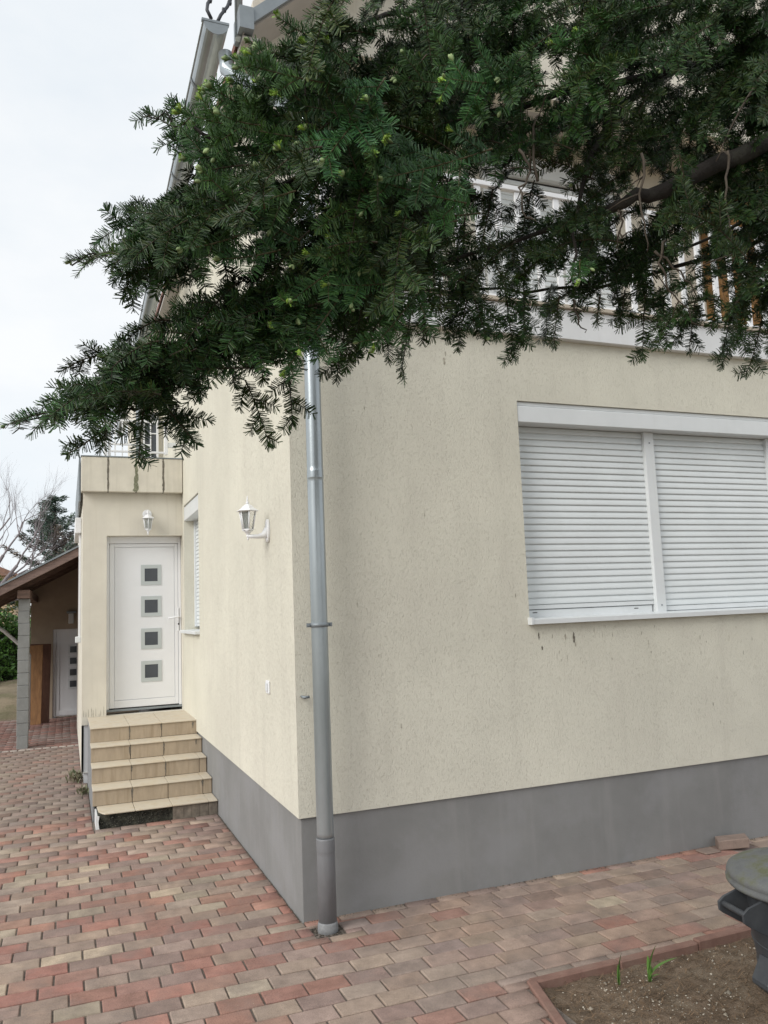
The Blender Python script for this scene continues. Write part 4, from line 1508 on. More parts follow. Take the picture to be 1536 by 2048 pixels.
# ---- front window with two roller shutters
win = obj('window', MB().box(WX0, WX1, 0.19, 0.21, WZ0, WZ1).mesh('window'), M['dark'], house)
BX = 0.158
box('shutter_box', (WX0 + 0.002, WX1, -HS + 0.004, 0.13, 2.880, 2.990), M['white_alu'], win, 0.004)
box('box_rail', (WX0 + 0.002, WX1, 0.000, 0.06, 2.993, 3.021), M['white_alu'], win, 0.003)
GX = [(WX0 + 0.002, WX0 + 0.030), (2.632, 2.715), (3.795, 3.88), (WX1 - 0.04, WX1)]
for i, (a, b) in enumerate(GX):
    box('guide_rail', (a, b, 0.070, 0.130, 1.586, 2.879), M['white_alu'], win, 0.003)
    if 0 < i < 3:
        for zz in (1.64, 2.80):
            obj('screw', MB().tube([((a + b) / 2, 0.067, zz), ((a + b) / 2, 0.072, zz)], 0.006, 8).mesh('screw'), M['zinc_old'], win)


def slat_mesh(w, h, name='slat', bow=0.009):
    """one curved aluminium shutter slat, seen from outside towards -Y, centre at x = 0, bottom at z = 0"""
    mb = MB()
    pts = [(0.002, 0.0), (0.0005, h * 0.05), (-bow * 0.8, h * 0.075), (-bow, h * 0.14), (-bow * 0.97, h * 0.30), (-bow * 0.80, h * 0.52), (-bow * 0.5, h * 0.74), (-bow * 0.16, h * 0.90), (0.0015, h * 0.985), (0.002, h)]
    for (ya, za), (yb, zb) in zip(pts, pts[1:]):
        mb.quad((-w / 2, ya, za), (w / 2, ya, za), (w / 2, yb, zb), (-w / 2, yb, zb), True)
    return mb.mesh(name)


def roller(parent, x0, x1, y, z0, z1, n, gap=0.0):
    sh = obj('roller_shutter', MB().box(x0, x1, y + 0.006, y + 0.011, z0 + gap, z1).mesh('roller_shutter'), M['dark'], parent)
    return sh


def slats_front(x0, x1, zb, zt, n, y):
    h = (zt - zb) / n
    me = slat_mesh(x1 - x0, h)
    for k in range(n):
        o = obj('slat', me, M['shutter'] if k == 0 else None, win, ((x0 + x1) / 2, y, zb + k * h))
    return h


SH_Y = 0.105
slats_front(GX[0][1], GX[1][0], 1.675, 2.878, 27, SH_Y)
slats_front(GX[1][1], GX[2][0], 1.632, 2.878, 28, SH_Y)
slats_front(GX[2][1], GX[3][0], 1.632, 2.878, 28, SH_Y)
box('bottom_bar', (GX[0][1], GX[1][0], SH_Y - 0.006, SH_Y + 0.008, 1.646, 1.674), M['white_alu'], win, 0.003)
box('bottom_bar', (GX[1][1], GX[2][0], SH_Y - 0.006, SH_Y + 0.008, 1.598, 1.631), M['white_alu'], win, 0.003)
box('bottom_bar', (GX[2][1], GX[3][0], SH_Y - 0.006, SH_Y + 0.008, 1.598, 1.631), M['white_alu'], win, 0.003)
low = box('frame_bottom', (GX[0][1], GX[1][0] - 0.012, 0.106, 0.14, 1.588, 1.642), M['white_alu'], win, 0.003)
for xx in (WX0 + 0.10, GX[1][0] - 0.17):
    box('drain_slot', (xx, xx + 0.035, 0.1045, 0.107, 1.622, 1.627), M['dark'], win)
mb = MB()
mb.prism([(WX0 - 0.01, -HS - 0.042, 1.553), (WX0 - 0.01, -HS - 0.042, 1.585), (WX0 - 0.01, 0.19, 1.600), (WX0 - 0.01, 0.19, 1.592), (WX0 - 0.01, -HS - 0.036, 1.578), (WX0 - 0.01, -HS - 0.036, 1.553)], (WX1 - WX0 + 0.02, 0, 0))
mb.box(WX0 - 0.014, WX0 + 0.004, -HS - 0.046, 0.03, 1.551, 1.597)
obj('window_sill', mb.mesh('window_sill', 0.0015), M['white_alu'], win)

# ---- side window
swin = obj('window', MB().box(0.175, 0.185, SY0, SY1, SZ0, SZ1).mesh('window'), M['dark'], house)
box('shutter_box', (-HS + 0.004, 0.17, SY0 + 0.002, SY1 - 0.002, 2.735, SZ1 - 0.02), M['white_alu'], swin, 0.004)
box('box_rail', (0.004, 0.05, SY0 + 0.002, SY1 - 0.002, SZ1 - 0.018, SZ1 - 0.002), M['white_alu'], swin)
for a in (SY0 + 0.002, SY1 - 0.042):
    box('guide_rail', (0.092, 0.15, a, a + 0.04, SZ0 + 0.03, 2.734), M['white_alu'], swin, 0.003)
n = 27
h = (2.735 - 1.60) / n
me = slat_mesh(SY1 - SY0 - 0.084, h)
for k in range(n):
    o = obj('slat', me, M['shutter'] if k == 0 else None, swin, (0.122, (SY0 + SY1) / 2, 1.60 + k * h))
    o.rotation_euler = (0, 0, -math.pi / 2)
box('bottom_bar', (0.116, 0.130, SY0 + 0.042, SY1 - 0.042, 1.572, 1.599), M['white_alu'], swin, 0.002)
box('window_sill', (-HS - 0.05, 0.17, SY0 - 0.012, SY1 + 0.012, 1.503, 1.536), M['white_alu'], swin, 0.004)

# ---- balcony over the front room
bal = obj('balcony', MB().box(0.215, 9.0, -HS - 0.05, 1.50, 3.463, 3.672).mesh('balcony', 0.003), M['white_paint'], house)
box('floor_edge', (0.205, 9.0, -HS - 0.075, 1.50, 3.674, 3.700), mat('balcony_floor_tile', (0.48, 0.42, 0.34), 0.7, var=0.15, vscale=9), bal, 0.002)
mb = MB()
mb.box(0.60, 9.0, 1.50, 1.70, 3.70, 6.1)
mb.box(0.0, 0.60, 0.75, 1.70, 3.70, 6.1)
obj('upper_wall', mb.mesh('upper_wall'), M['stucco_fine'], house)
box('gable_beam', (0.602, 9.0, 0.75, 0.95, 5.86, 6.2), M['stucco_fine'], house)
box('loggia_ceiling', (0.602, 9.0, 0.952, 1.498, 5.98, 6.03), M['soffit'], house)
mb = MB()
mb.prism([(0.0, 0.76, 6.1), (9.0, 0.76, 6.1), (4.3, 0.76, 10.1)], (0, 0.2, 0))
obj('gable_wall', mb.mesh('gable_wall'), M['stucco_fine'], house)
bdoor = obj('balcony_shutter', MB().box(2.24, 3.62, 1.485, 1.498, 3.70, 5.62).mesh('balcony_shutter'), M['dark'], house)
me = slat_mesh(1.34, 0.052)
for k in range(35):
    obj('slat', me, M['shutter'] if k == 0 else None, bdoor, (2.93, 1.476, 3.72 + 0.052 * k))
for a in (2.22, 3.60):
    box('guide_rail', (a, a + 0.05, 1.44, 1.499, 3.70, 5.56), M['white_alu'], bdoor, 0.003)
box('shutter_box', (2.22, 3.65, 1.40, 1.499, 5.56, 5.74), M['white_alu'], bdoor, 0.004)
mb = MB()
part = obj('timber_screen', MB().box(4.75, 4.80, 0.10, 1.495, 3.70, 5.6).mesh('timber_screen'), M['wood_orange'], house)
for k in range(12):
    box('plank', (4.735, 4.749, 0.105 + 0.116 * k, 0.105 + 0.116 * k + 0.110, 3.72, 5.58), M['wood_orange'], part, 0.003)

# ---- roof: steep gable, eave along the side wall
RA = 0.93
mb = MB()
EX, EZ = -0.17, 5.57
RX = 4.3
RZ = EZ + RA * (RX - EX)
mb.prism([(EX, 0.40, EZ), (RX, 0.40, RZ), (RX, 0.40, RZ + 0.06), (EX, 0.40, EZ + 0.06)], (0, 12, 0))
mb.prism([(RX, 0.40, RZ), (2 * RX - EX, 0.40, EZ), (2 * RX - EX, 0.40, EZ + 0.06), (RX, 0.40, RZ + 0.06)], (0, 12, 0))
roof = obj('roof', mb.mesh('roof'), M['roof_tile'], house)
mb = MB()
mb.prism([(EX + .02, 0.41, EZ - .02), (RX, 0.41, RZ - .02), (RX, 0.41, RZ - 0.002), (EX + .02, 0.41, EZ - .002)], (0, 0.35, 0))
mb.prism([(2 * RX - EX - .02, 0.41, EZ - .02), (RX, 0.41, RZ - .02), (RX, 0.41, RZ - 0.002), (2 * RX - EX - .02, 0.41, EZ - .002)], (0, 0.35, 0))
obj('soffit', mb.mesh('soffit'), M['soffit'], roof)
mb = MB()
mb.prism([(EX + 0.06, 0.372, EZ + 0.03), (RX, 0.372, RZ - 0.025), (RX, 0.372, RZ + 0.08), (EX + 0.06, 0.372, EZ + 0.135)], (0, 0.027, 0))
mb.prism([(2 * RX - EX - 0.06, 0.372, EZ + 0.03), (RX, 0.372, RZ - 0.025), (RX, 0.372, RZ + 0.08), (2 * RX - EX - 0.06, 0.372, EZ + 0.135)], (0, 0.027, 0))
mb.box(EX - 0.012, EX + 0.085, 0.36, 0.56, EZ - 0.01, EZ + 0.15)
obj('verge_trim', mb.mesh('verge_trim'), M['zinc_old'], roof)
mb = MB()
mb.box(EX + 0.02, -0.02, 0.42, 12.0, EZ - 0.05, EZ - 0.022)
obj('eave_soffit', mb.mesh('eave_soffit'), M['soffit'], roof)

# ---- rear wing behind the terrace
mb = MB()
mb.box(-0.31, -HS - 0.002, 6.6, 9.0, 3.30, 5.50)
wing = obj('rear_wing', mb.mesh('rear_wing'), M['stucco_fine'], house)
wf = box('wing_window', (-0.262, -0.09, 6.575, 6.599, 3.62, 4.42), M['glass_dark'], house)
for b in ((-0.275, -0.255, 6.555, 6.598, 3.60, 4.44), (-0.105, -0.075, 6.555, 6.598, 3.60, 4.44), (-0.255, -0.105, 6.555, 6.598, 4.415, 4.44), (-0.255, -0.105, 6.555, 6.598, 3.60, 3.625),
          (-0.187, -0.171, 6.560, 6.596, 3.625, 4.415), (-0.255, -0.187, 6.561, 6.595, 3.88, 3.896), (-0.171, -0.105, 6.561, 6.595, 3.88, 3.896), (-0.255, -0.187, 6.561, 6.595, 4.15, 4.166), (-0.171, -0.105, 6.561, 6.595, 4.15, 4.166)):
    box('glazing_bar' if b[5] - b[4] < .1 or b[1] - b[0] < .018 else 'window_frame', b, M['white'], wf, 0.002)

# ---- porch block with the entrance door
PX0, PX1, PY = -1.065, -HS - 0.001, 4.70
mb = MB()
wall_sheet(mb, (0, PY, 0), (1, 0, 0), (0, 0, 1), (0, -1, 0), (PX0, PX1), (0.585, 3.10), [(-0.820, PX1 - 0.001, 0.660, 2.587)], 0.13)
wall_sheet(mb, (PX0, 0, 0), (0, 1, 0), (0, 0, 1), (-1, 0, 0), (PY, 8.6), (0.10, 3.10), [], 0.1)
porch = obj('porch', mb.mesh('porch'), M['stucco_fine'], house)
box('porch_plinth', (PX0 + 0.022, -1.0, PY + 0.02, 8.6, -0.1, 0.584), M['white_paint'], porch)
box('terrace_floor', (PX0, PX1, PY, 8.6, 3.10, 3.16), M['soffit'], porch)
# parapet made of upright rendered panels with stained open joints
joints = [-1.088, -0.811, -0.518, -0.229, PX1 - 0.001]
for a, b in zip(joints, joints[1:]):
    box('parapet_panel', (a + 0.004, b - 0.004, 4.60, 4.665, 3.057, 3.440), M['parapet'], porch, 0.006)
box('joint_filler', (joints[0] + 0.006, joints[-1] - 0.004, 4.612, 4.698, 3.062, 3.432), mat('joint_filler', (0.12, 0.115, 0.10), 0.95, var=0.3, vscale=14), porch)
box('parapet_cap', (joints[0] - 0.004, joints[-1] + 0.0, 4.594, 4.70, 3.441, 3.452), M['zinc_old'], porch)
for k in range(5):
    y0 = 4.70 + 0.78 * k
    box('parapet_panel', (-1.086, -1.03, y0 + 0.004, y0 + 0.772, 3.057, 3.440), M['parapet'], porch, 0.006)
box('side_flashing', (-1.108, -1.09, 4.72, 8.5, 2.965, 3.45), M['zinc_old'], porch)
sb = box('shutter_box', (-1.135, PX0 - 0.002, 5.55, 6.9, 2.70, 2.885), M['white'], porch, 0.006)
box('guide_rail', (-1.092, PX0 - 0.002, 5.60, 5.66, 1.45, 2.698), M['white'], porch, 0.003)
box('shutter_hook', (-1.128, PX0 - 0.002, 5.30, 5.34, 1.43, 1.50), M['white_alu'], porch, 0.005)

DY = 4.826
door = obj('entrance_door', MB().box(-0.800, PX1 - 0.012, DY + 0.012, DY + 0.06, 0.735, 2.49).mesh('entrance_door'), M['white'], house)
fx0, fx1 = -0.819, PX1 - 0.003
box('door_frame', (fx0, fx0 + 0.030, DY - 0.012, DY + 0.06, 0.712, 2.586), M['white'], door, 0.004)
box('door_frame', (fx1 - 0.030, fx1, DY - 0.012, DY + 0.06, 0.712, 2.586), M['white'], door, 0.004)
box('door_frame', (fx0 + 0.030, fx1 - 0.030, DY - 0.012, DY + 0.06, 2.51, 2.586), M['white'], door, 0.004)
lx0, lx1, lz0, lz1 = fx0 + 0.034, fx1 - 0.034, 0.722, 2.506
ix0, ix1, iz0, iz1 = -0.733, -0.088, 0.800, 2.470
for b in ((lx0, ix0, DY - 0.004, DY + 0.01, lz0, lz1), (ix1, lx1, DY - 0.004, DY + 0.01, lz0, lz1), (ix0 + .0005, ix1 - .0005, DY - 0.0035, DY + 0.01, lz0, iz0), (ix0 + .0005, ix1 - .0005, DY - 0.0035, DY + 0.01, iz1, lz1)):
    box('leaf_frame', b, M['white'], door, 0.003)
box('door_panel', (ix0 + 0.004, ix1 - 0.004, DY + 0.003, DY + 0.011, iz0 + 0.004, iz1 - 0.004), M['white'], door, 0.002)
for zc in (2.157, 1.808, 1.452, 1.097):
    x0, x1, z0, z1 = -0.453, -0.234, zc - 0.113, zc + 0.113
    gx0, gx1, gz0, gz1 = -0.413, -0.273, zc - 0.072, zc + 0.072
    mb = MB()
    mb.box(x0, gx0, DY - 0.004, DY + 0.0025, z0, z1)
    mb.box(gx1, x1, DY - 0.004, DY + 0.0025, z0, z1)
    mb.box(gx0 + .0002, gx1 - .0002, DY - 0.0038, DY + 0.0025, z0, gz0)
    mb.box(gx0 + .0002, gx1 - .0002, DY - 0.0038, DY + 0.0025, gz1, z1)
    obj('pane_frame', mb.mesh('pane_frame'), M['door_grey'], door)
    box('pane', (gx0, gx1, DY - 0.0005, DY + 0.0024, gz0, gz1), M['glass_dark'], door)
hp = box('handle_plate', (-0.062, -0.034, DY - 0.012, DY - 0.0045, 1.52, 1.78), M['white'], door, 0.004)
mb = MB().tube([(-0.048, DY - 0.012, 1.678), (-0.048, DY - 0.05, 1.678), (-0.065, DY - 0.056, 1.678), (-0.165, DY - 0.056, 1.668)], 0.009, 8)
obj('door_handle', mb.mesh('door_handle'), M['white'], door)
obj('keyhole', MB().tube([(-0.048, DY - 0.015, 1.60), (-0.048, DY - 0.0115, 1.60)], 0.010, 10).mesh('keyhole'), M['dark'], door)
box('threshold', (fx0, fx1, DY - 0.02, DY + 0.06, 0.690, 0.711), M['zinc_old'], door)
box('threshold_gap', (fx0 + 0.032, fx1 - 0.032, DY - 0.006, DY + 0.011, 0.712, 0.721), M['dark'], door)


# ---- weather stains: irregular blots a millimetre proud of the face
M['stain_dark'] = mat('dark_stain', (0.15, 0.135, 0.11), 0.95, var=0.4, vscale=60, bump=0.3, bscale=120)
M['stain_moss'] = mat('green_grey_stain', (0.20, 0.205, 0.14), 0.95, var=0.45, vscale=50, bump=0.3, bscale=120)
M['stain_soft'] = mat('soft_stain', (0.40, 0.37, 0.30), 0.95, var=0.25, vscale=40)
tr = random.Random(17)


def stain(parent, plane, at, z0, z1, w0, w1, mt, n=9):
    """ragged vertical run from z1 down to z0, half width w1 at the top and w0 at the bottom, on the plane y = at (front) """
    mb = MB()
    x, y = at
    Ls, Rs = [], []
    for k in range(n + 1):
        t = k / n
        z = z1 + (z0 - z1) * t
        w = (w1 + (w0 - w1) * t)
        e = 0.15 if k in (0, n) else 1
        Ls.append((x - w * e * tr.uniform(.45, 1.3), y, z + tr.uniform(-.004, .004)))
        Rs.append((x + w * e * tr.uniform(.45, 1.3), y, z + tr.uniform(-.004, .004)))
    for k in range(n):
        mb.quad(Ls[k + 1], Rs[k + 1], Rs[k], Ls[k])
    if plane == 'side':
        mb.v = [(y, 0 + a, c) for a, b, c in mb.v]
    obj('stain', mb.mesh('stain'), mt, parent)


for xj, wb in ((-0.811, .008), (-0.518, .022), (-0.229, .009)):
    stain(porch, 'front', (xj, 4.5985), 3.062, 3.436, wb * 1.25, .010, M['stain_moss'] if wb > .02 else M['stain_dark'], 14)
stain(porch, 'front', (-0.529, 4.5975), 3.062, 3.20, .030, .006, M['stain_moss'], 8)
for k in range(9):
    xx = -1.04 + 0.024 * k + tr.uniform(-.008, .008)
    stain(porch, 'front', (xx, PY - 0.0015), 0.665, 0.68 + tr.uniform(.01, .10), .004, .0015, M['stain_soft'], 6)
for (x, z, h, w) in ((1.60, 1.475, .05, .008), (1.62, 1.40, .025, .007), (1.80, 1.46, .04, .006), (1.865, 1.455, .07, .009), (1.875, 1.41, .03, .006), (1.02, 3.25, .05, .009), (1.03, 3.30, .03, .005)):
    stain(house, 'front', (x, -HS - 0.0015), z - h / 2, z + h / 2, w * .6, w, M['stain_soft' if z > 2 or w < .0065 else 'stain_dark'], 6)

for i in range(46):
    if tr.random() < .6:
        x, z = tr.uniform(1.55, 4.2), 1.50 - abs(tr.gauss(0, .16))
    else:
        x, z = tr.uniform(0.3, 4.2), tr.uniform(0.62, 3.3)
    if WX0 - .02 < x and 1.53 < z < 3.05:
        continue
    h = tr.uniform(.008, .035)
    stain(house, 'front', (x, -HS - 0.0012), z - h / 2, z + h / 2, tr.uniform(.001, .003), tr.uniform(.002, .005), M['stain_soft'], 4)

# ================================================================== ENTRANCE STEPS
steps = thing('entrance_steps', 'five tiled beige steps up to the white entrance door, lowest one broken', 'steps', (-0.5, 3.2, 0))
FY = [2.66, 2.955, 3.235, 3.51, 3.79]
TZ = [0.118, 0.252, 0.390, 0.526, 0.662]
LX = [-0.985, -1.0, -1.0, -1.0, -1.0]
mb = MB()
for i in range(5):
    y1 = 4.695 if i == 4 else 4.69
    mb.box(LX[i] + 0.012, -0.003, FY[i] + 0.012 if i else FY[i] + 0.03, y1, -0.05 if i == 0 else TZ[i - 1] - 0.011, TZ[i] - 0.011)
obj('step_core', mb.mesh('step_core'), M['rubble'], steps)
sr_ = random.Random(8)
for i in range(5):
    nxt = FY[i + 1] if i < 4 else 4.695
    xs_ = [LX[i] - 0.006]
    x = LX[i] + 0.305 + 0.012 * i
    while x < -0.06:
        xs_.append(x)
        x += 0.3
    xs_.append(-0.004)
    for a, b in zip(xs_, xs_[1:]):
        z = TZ[i]
        if i == 0 and a < -0.9:                     # chipped corner of the lowest tread
            mb = MB().prism([(a + 0.075, FY[i] - 0.008, z - 0.011), (b - 0.002, FY[i] - 0.012, z - 0.011), (b - 0.002, nxt + 0.002, z - 0.011), (a + 0.02, nxt + 0.002, z - 0.011), (a + 0.028, FY[i] + 0.10, z - 0.011), (a + 0.05, FY[i] + 0.035, z - 0.011)], (0, 0, 0.011))
        elif i == 4:
            mb = MB().box(a + 0.0015, b - 0.0015, FY[i] - 0.012, FY[i] + 0.30, z - 0.011, z)
        else:
            mb = MB().box(a + 0.0015, b - 0.0015, FY[i] - 0.012, nxt + 0.002, z - 0.011, z + sr_.uniform(-.001, .001))
        obj('tread_tile', mb.mesh('tread_tile', 0.0025), M['tread'], steps)
        if i == 4:
            for y0 in (4.094, 4.396):
                obj('tread_tile', MB().box(a + 0.0015, b - 0.0015, y0, min(y0 + 0.299, 4.694), z - 0.011, z).mesh('tread_tile', 0.002), M['tread'], steps)
    for a, b in zip(xs_, xs_[1:]):
        if i == 0:
            if a < -0.5:
                continue
            mb = MB().box(a + 0.002, b - 0.002, FY[i] + 0.006, FY[i] + 0.016, -0.01, TZ[0] - 0.016)
            if b > -0.2:
                pass
            for k in range(5):                      # ribs on the back of the bare tiles
                xx = a + 0.02 + (b - a - 0.04) * k / 4
                mb.box(xx - 0.004, xx + 0.004, FY[i] + 0.0035, FY[i] + 0.0055, 0.0, TZ[0] - 0.02)
            obj('riser_tile', mb.mesh('riser_tile'), M['tile_back'], steps, label='bare grey brown back of a riser tile, its glazed face gone')
        else:
            mb = MB().box(a + 0.002 + sr_.uniform(0, .002), b - 0.002, FY[i], FY[i] + 0.0115, TZ[i - 1] + 0.0015, TZ[i] - 0.0125)
            obj('riser_tile', mb.mesh('riser_tile', 0.0015), M['tile'], steps)
for i in range(1, 5):
    nxt = FY[i + 1] if i < 4 else 4.69
    obj('side_tile', MB().box(LX[i] - 0.003, LX[i] + 0.0115, FY[i] + 0.013, nxt, -0.02 if i == 4 else -0.02, TZ[i] - 0.0125).mesh('side_tile'), M['cement'], steps)
mb = MB()
mb.prism([(LX[0] - 0.001, FY[0] + 0.004, -0.02), (LX[0] + 0.028, FY[0] + 0.002, -0.02), (LX[0] + 0.018, FY[0] + 0.004, 0.055), (LX[0] + 0.026, FY[0] + 0.006, 0.095), (LX[0] - 0.001, FY[0] + 0.008, 0.105)], (0, 0.02, 0))
mb.box(LX[0] - 0.002, LX[0] + 0.0115, FY[0] + 0.025, FY[1], -0.02, 0.10)
obj('plaster_remnant', mb.mesh('plaster_remnant'), M['white_paint'], steps)
for i in range(1, 5):
    for k, xj in enumerate((LX[i] + 0.305 + 0.012 * i, LX[i] + 0.605 + 0.012 * i, LX[i] + 0.905 + 0.012 * i)):
        if xj < -0.03 and sr_.random() < .85:
            hh = sr_.uniform(.04, .115)
            stain(steps, 'front', (xj + sr_.uniform(-.004, .004), FY[i] - 0.0015), TZ[i] - 0.014 - hh, TZ[i] - 0.014, .003, sr_.uniform(.006, .013), M['stain_dark'], 7)
# crumbs in the broken front
bv, bf, bc = [], [], []
gv, gf, gc = [], [], []
for i in range(420):
    x = r2.uniform(-0.955, -0.42)
    k = r2.uniform(.4, 1.3)
    grit(x, FY[0] + 0.022 + r2.uniform(-.006, .008), r2.uniform(.003, .010), r2.choice([(.05 * k, .048 * k, .04 * k), (.09 * k, .085 * k, .065 * k), (.16 * k, .15 * k, .12 * k)]), r2.uniform(-0.005, 0.095))
tag(obj('crumbling_mortar', fast_mesh('crumbling_mortar', np.array(gv), np.array(gf), 3, np.array(gc)), M['chip'], steps), kind='stuff')

# ================================================================== DOWNPIPE AND GUTTER
dp = thing('downpipe', 'tall zinc downpipe in front of the near house corner', 'downpipe', (0.093, -0.155, 0))
PXc, PYc = 0.093, -0.158
mb = MB()
mb.lathe([(0.049, -0.02), (0.049, 0.38), (0.049, 0.40), (0.050, 0.404), (0.0505, 0.41), (0.0505, 0.465), (0.050, 0.470), (0.0475, 0.474)], (PXc, PYc, 0), 28)
obj('lower_pipe', mb.mesh('lower_pipe'), M['pipe_grey'], dp, label='dull grey lower length of the downpipe')
mb = MB()
mb.lathe([(0.0465, 0.474), (0.0465, 0.50), (0.0465, 2.42), (0.0465, 2.44), (0.0474, 2.442), (0.0475, 2.447), (0.0475, 2.481), (0.0474, 2.486), (0.0465, 2.488), (0.0465, 2.51), (0.0465, 4.5), (0.0465, 4.55)], (PXc, PYc, 0), 28)
mb.tube([(PXc, PYc, 4.53), (PXc, PYc, 4.62), (PXc - 0.03, PYc + 0.06, 4.72), (-0.20, 0.40, 5.22), (-0.255, 0.46, 5.30), (-0.26, 0.47, 5.42)], 0.0465, 16)
obj('pipe', mb.mesh('pipe'), M['zinc'], dp)
mb = MB()
for a in range(1):
    mb.lathe([(0.047, -0.03), (0.056, -0.03), (0.055, 0.02), (0.053, 0.035), (0.050, 0.045)], (PXc, PYc, 0), 20)
obj('cement_collar', mb.mesh('cement_collar'), M['cement'], dp)
for zc in (1.615, 3.30):
    mb = MB()
    mb.lathe([(0.0475, -0.012), (0.052, -0.012), (0.052, 0.012), (0.0475, 0.012)], (PXc, PYc, zc), 24)
    for sx in (-1, 1):
        mb.box(PXc + sx * 0.052 - (0.022 if sx < 0 else 0), PXc + sx * 0.052 + (0.022 if sx > 0 else 0), PYc - 0.004, PYc + 0.004, zc - 0.011, zc + 0.011)
        mb.tube([(PXc + sx * 0.064, PYc - 0.014, zc), (PXc + sx * 0.064, PYc + 0.014, zc)], 0.006, 8)
    mb.tube([(PXc, PYc + 0.048, zc), (PXc, -HS, zc)], 0.005, 8)
    obj('pipe_clamp', mb.mesh('pipe_clamp'), M['zinc_old'], dp)
obj('wall_hook', MB().tube([(0.05, -0.065, 1.215), (0.02, -0.07, 1.215), (0.02, -HS, 1.215)], 0.008, 8).mesh('wall_hook'), M['zinc_old'], dp)

gut = thing('roof_gutter', 'half round zinc gutter running back along the eave', 'gutter', (-0.3, 3, 5.5))
ga, gb = Vector((-0.335, 0.38, 5.56)), Vector((-0.265, 11.8, 5.30))
GR = 0.082


def half_round(mb, c0, c1, r, ns=14, a0=math.pi, a1=2 * math.pi):
    for k in range(ns):
        p, q = a0 + (a1 - a0) * k / ns, a0 + (a1 - a0) * (k + 1) / ns
        e = lambda c, w: (c[0] + r * math.cos(w), c[1], c[2] + r * math.sin(w))
        mb.quad(e(c0, p), e(c0, q), e(c1, q), e(c1, p), True)


mb = MB()
half_round(mb, ga, gb, GR)
half_round(mb, ga, gb, GR - 0.004)
mb.tube([ga + Vector((-GR, 0, 0)), gb + Vector((-GR, 0, 0))], 0.009, 8)
obj('trough', mb.mesh('trough'), M['zinc'], gut)
pts = [(ga.x + GR * math.cos(math.pi + math.pi * k / 14), ga.y - 0.003, ga.z + GR * math.sin(math.pi + math.pi * k / 14)) for k in range(15)]
mb = MB().prism(pts, (0, 0.008, 0))
mb.box(ga.x - GR - 0.012, ga.x + GR + 0.004, ga.y - 0.006, ga.y + 0.02, ga.z - 0.002, ga.z + 0.014)
obj('end_cap', mb.mesh('end_cap'), M['zinc_old'], gut)
for k, y in enumerate((0.95, 2.2, 3.5, 4.75, 6.1)):
    t = (y - ga.y) / (gb.y - ga.y)
    c = ga.lerp(gb, t)
    mb = MB()
    half_round(mb, c, c + Vector((0, 0.03, 0)), GR + 0.005)
    mb.tube([c + Vector((-GR, 0.015, 0)), c + Vector((-GR - .004, 0.015, 0.012)), c + Vector((GR, 0.015, 0.03))], 0.006, 6)
    obj('gutter_bracket', mb.mesh('gutter_bracket'), M['zinc_old'], gut)

wp = thing('downpipe', 'slim grey downpipe on the outer edge of the rear wing', 'downpipe', (-0.335, 6.56, 3.4))
obj('pipe', MB().tube([(-0.338, 6.58, 3.20), (-0.338, 6.58, 5.46)], 0.032, 12).mesh('pipe'), M['zinc_old'], wp)
for z in (3.8, 4.9):
    obj('pipe_clamp', MB().lathe([(0.0325, -.01), (0.036, -.01), (0.036, .01), (0.0325, .01)], (-0.338, 6.58, z), 14).mesh('pipe_clamp'), M['zinc_old'], wp)

# mast with curved cables over the gutter end
mast = thing('roof_mast', 'pale metal mast with black curved cables above the front end of the gutter', 'mast', (-0.25, 0.5, 5.6))
obj('pole', MB().tube([(-0.165, 0.47, 5.55), (-0.165, 0.47, 7.2)], 0.028, 12).mesh('pole'), M['zinc'], mast)
for k, pts in enumerate(([(-0.365, 0.38, 5.58), (-0.395, 0.37, 5.63), (-0.385, 0.40, 5.70), (-0.335, 0.42, 5.80), (-0.27, 0.44, 5.92), (-0.20, 0.46, 6.05)],
                         [(-0.325, 0.39, 5.575), (-0.30, 0.40, 5.64), (-0.25, 0.42, 5.73), (-0.21, 0.44, 5.85), (-0.185, 0.46, 5.98)])):
    obj('cable', MB().tube(pts, 0.0115, 8).mesh('cable'), M['cable'], mast)
for p in ((-0.37, 0.405, 5.73), (-0.235, 0.427, 5.765), (-0.275, 0.41, 5.69)):
    obj('cable_clip', MB().box(p[0] - .014, p[0] + .014, p[1] - .012, p[1] + .012, p[2] - .012, p[2] + .012).mesh('cable_clip', .003), M['cable'], mast)
obj('mast_bracket', MB().box(-0.20, -0.13, 0.44, 0.50, 5.86, 5.93).mesh('mast_bracket', 0.006), M['zinc_old'], mast)

# ================================================================== RAILINGS
rail = thing('balcony_railing', 'white railing of upright flat bars along the front balcony', 'railing', (1.5, 0.05, 3.7))
RY = 0.05
box('top_rail', (0.16, 8.9, RY - 0.022, RY + 0.022, 4.535, 4.57), M['white'], rail, 0.003)
box('bottom_rail', (0.16, 8.9, RY - 0.018, RY + 0.018, 3.735, 3.768), M['white'], rail, 0.003)
me = MB().box(-0.024, 0.024, -0.009, 0.009, 3.768, 4.535).mesh('baluster', 0.002)
k = 0
x = 0.26
while x < 6.4:
    obj('baluster', me, M['white'] if k == 0 else None, rail, (x, RY, 0))
    x += 0.1575
    k += 1
for x in (0.18, 2.08, 3.98, 5.88):
    box('post', (x - 0.02, x + 0.02, RY + 0.023, RY + 0.062, 3.70, 4.535), M['white'], rail, 0.003)
box('top_rail', (0.16, 0.20, RY + 0.023, 0.745, 4.535, 4.57), M['white'], rail, 0.003)
box('bottom_rail', (0.165, 0.195, RY + 0.063, 0.745, 3.735, 3.768), M['white'], rail, 0.003)
for y in (0.25, 0.41, 0.57):
    box('baluster', (0.171, 0.189, y - 0.024, y + 0.024, 3.768, 4.535), M['white'], rail)

